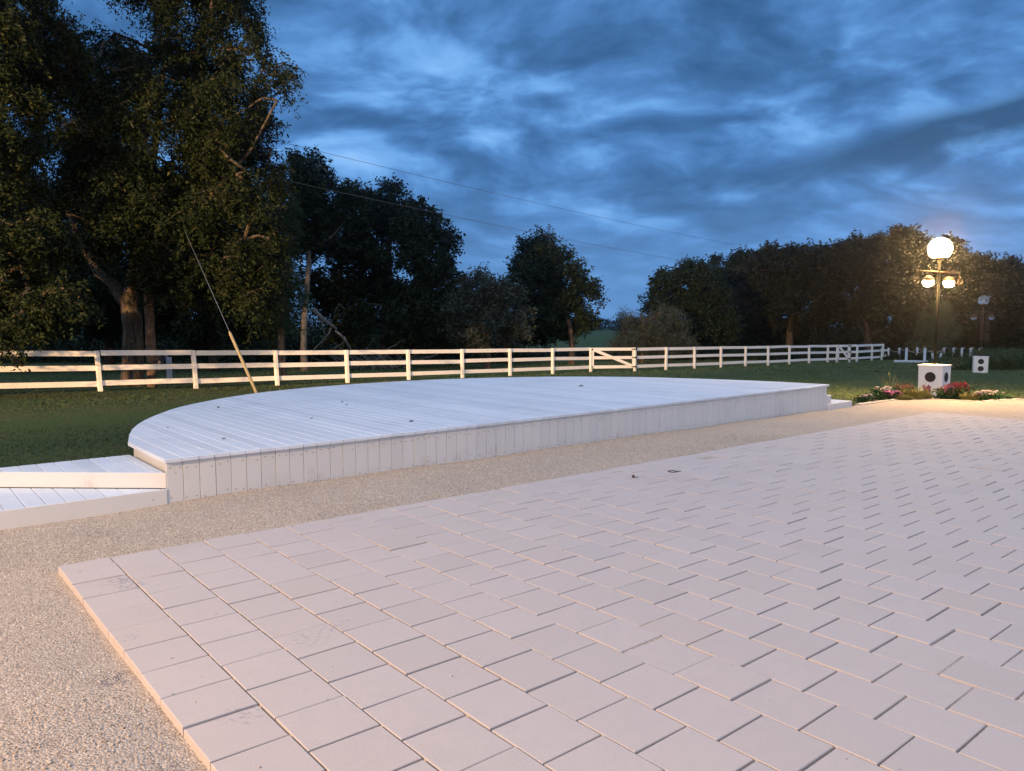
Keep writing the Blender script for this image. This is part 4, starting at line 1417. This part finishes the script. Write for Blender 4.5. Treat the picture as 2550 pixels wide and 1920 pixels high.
val = t.math('ADD', t.math('ADD', t.math('MULTIPLY', n1, .46), t.math('MULTIPLY', n4, .12)), t.math('ADD', t.math('MULTIPLY', n2, .42), relief))
rag = t.math('MULTIPLY_ADD', n2, 2.4, -.2)


def dvec(u, v):
    r = ray(u, v); return tuple(r / np.linalg.norm(r))


def spot(u, v, wid, amp, power=2.):
    """soft patch in the sky round one direction"""
    d = t.vmath('DISTANCE', tc, dvec(u, v))
    return t.math('MULTIPLY', t.math('EXPONENT', t.math('MULTIPLY', t.math('POWER', t.math('DIVIDE', d, wid), power), -1.)), amp)


def band(ua, va, ub, vb, wid, amp, soft=.15):
    """soft streak between two directions, ragged by noise"""
    a, b_ = np.array(dvec(ua, va)), np.array(dvec(ub, vb))
    nrm = np.cross(a, b_); nrm /= np.linalg.norm(nrm)
    al = b_ - a; L = np.linalg.norm(al); al /= L
    wob = t.math('MULTIPLY', t.math('SUBTRACT', n2, .5), .045)
    dd = t.math('ADD', t.vmath('DOT_PRODUCT', tc, tuple(nrm)), wob)
    g1 = t.math('EXPONENT', t.math('MULTIPLY', t.math('POWER', t.math('ABSOLUTE', t.math('DIVIDE', dd, wid)), 2.), -1.))
    along = t.math('DIVIDE', t.math('SUBTRACT', t.vmath('DOT_PRODUCT', tc, tuple(al)), float(a @ al)), L)
    g2 = t.math('MULTIPLY', t.smooth(along, -.05, soft), t.smooth(along, 1.25, 1.0))
    return t.math('MULTIPLY', t.math('MULTIPLY', g1, g2), amp)


for term in [spot(1300, 270, .13, .10), spot(960, 210, .10, .09), spot(880, 410, .08, .06), spot(1150, 390, .05, .08), spot(1240, 610, .03, .13), spot(1560, 690, .14, .07), spot(1900, 520, .10, .03), spot(2480, 560, .16, .09), spot(1130, 60, .10, .05),
             spot(2350, 60, .26, .02), spot(1750, 330, .16, -.02), spot(1950, 120, .18, .0), spot(1050, 330, .05, -.05), spot(1250, 470, .06, -.04), spot(2400, 250, .08, .05)]:
    val = t.math('ADD', val, t.math('MULTIPLY', term, rag))
for term in [band(1800, 395, 2500, 190, .018, .05), band(1950, 590, 2560, 420, .025, .06), band(1800, 540, 2150, 510, .014, -.05), band(1080, 380, 1300, 470, .02, -.05), band(1000, 230, 1450, 260, .03, .04), band(2050, 330, 2550, 205, .02, .05)]:
    val = t.math('ADD', val, term)
cloud = t.ramp(t.math('MULTIPLY_ADD', val, .74, .178), [(.32, (.022, .072, .180)), (.43, (.034, .108, .262)), (.53, (.052, .155, .365)), (.63, (.088, .240, .55)), (.72, (.145, .365, .76)), (.82, (.22, .475, .90)), (1., (.36, .62, 1.0))], 'LINEAR')
# long dark bank of cloud low on the right
bank = t.math('ADD', band(1775, 490, 2700, 225, .017, .75, .3), band(2050, 430, 2760, 215, .024, .55, .3), clamp=True)
bank = t.math('MULTIPLY', bank, t.smooth(n4, .15, .55, .72, 1.))
cloud = t.mix(bank, cloud, (.038, .106, .232))
# clearer, even band low on the horizon
low = t.smooth(dz, .0, .22, 1., 0.)
cloud = t.mix(t.math('MULTIPLY', low, .80), cloud, (.140, .325, .665))
# brighter, less blue cloud overhead and behind the camera
up = t.smooth(dz, .36, .75)
back = t.math('MULTIPLY', t.smooth(dy, .25, -.5), t.smooth(dz, .0, .3))
over = t.math('MAXIMUM', up, back)
cloud = t.mix(over, cloud, t.mix(t.smooth(val, .4, .65), (.36, .50, .80), (.60, .78, 1.12)))
cloud = t.mix(t.smooth(dz, .0, -.02), cloud, (.02, .03, .03))
t.l.new(cloud, bg.inputs['Color'])
bg.inputs['Strength'].default_value = 1.06

# ------------------------------------------------------------------ haze volume added for the glow round the lit lamp
m = MB()
m.hexa([(-410, -60, -2.6), (410, -60, -2.6), (410, 410, -2.6), (-410, 410, -2.6)], [(-410, -60, 19.), (410, -60, 19.), (410, 410, 19.), (-410, 410, 19.)])
hm = bpy.data.materials.new('glow_haze'); hm.use_nodes = True
nt = hm.node_tree; nt.nodes.remove(nt.nodes['Principled BSDF'])
pv = nt.nodes.new('ShaderNodeVolumePrincipled')
pv.inputs['Color'].default_value = (.92, .95, 1., 1); pv.inputs['Density'].default_value = HAZE; pv.inputs['Anisotropy'].default_value = .93
nt.links.new(pv.outputs[0], nt.nodes['Material Output'].inputs['Volume'])
MAT['glow_haze'] = hm
kind(m.build('haze', 'glow_haze'), 'stuff')

# ------------------------------------------------------------------ light
sun_d = bpy.data.lights.new('sun', 'SUN'); sun_d.energy = .25; sun_d.angle = math.radians(50); sun_d.color = (.62, .80, 1.0)
sun = bpy.data.objects.new('sun', sun_d); sun.rotation_euler = (math.radians(20), math.radians(-12), 0); COL.objects.link(sun)
def lamp(name, kind_, loc, power, col, aim=None, size=.2, cone=None, blend=1.):
    d = bpy.data.lights.new(name, kind_); d.energy = power; d.color = col; d.shadow_soft_size = size
    o = bpy.data.objects.new(name, d); o.location = loc
    if aim is not None:
        d.spot_size = math.radians(cone); d.spot_blend = blend
        o.rotation_euler = (Vector(aim) - Vector(loc)).to_track_quat('-Z', 'Y').to_euler()
    COL.objects.link(o)


# unseen lamps standing in for the lit house behind the camera: two fills, two floods
lamp('fill_lamp', 'POINT', (-8., -2.5, 5.), 5500., (1., .63, .30), size=.30)
lamp('fill_lamp', 'POINT', (8., -12., 3.4), 1100., (1., .74, .48), size=.30)
lamp('yard_flood', 'SPOT', (-27., -13.5, 5.), 3000., (1., .52, .14), (2., 4., 0.), .3, 62)
lamp('fence_flood', 'SPOT', (-24., -18., 6.), 250000., (1., .60, .27), (-3., 32., 3.9), .4, 25)

# ------------------------------------------------------------------ camera, output
cam = bpy.data.cameras.new('camera'); cam.sensor_width = 36.; cam.sensor_fit = 'HORIZONTAL'; cam.lens = 36. * FPX / W0
cam.clip_start = .05; cam.clip_end = 3000.
co = bpy.data.objects.new('camera', cam); co.location = (0, 0, CH); co.rotation_euler = (math.pi / 2 - PITCH, 0, 0)
COL.objects.link(co); scene.camera = co
scene.render.resolution_x, scene.render.resolution_y = 1024, 771
scene.render.engine = 'CYCLES'
cy = scene.cycles
cy.use_denoising = True
cy.max_bounces = 6; cy.diffuse_bounces = 3; cy.glossy_bounces = 3; cy.transmission_bounces = 6; cy.transparent_max_bounces = 6
cy.sample_clamp_indirect = 6.
vs = scene.view_settings
vs.view_transform = 'Standard'; vs.look = 'None'; vs.exposure = 0.; vs.gamma = 1.; vs.use_curve_mapping = False
for o in scene.objects:
    if '_w' in o:
        del o['_w']
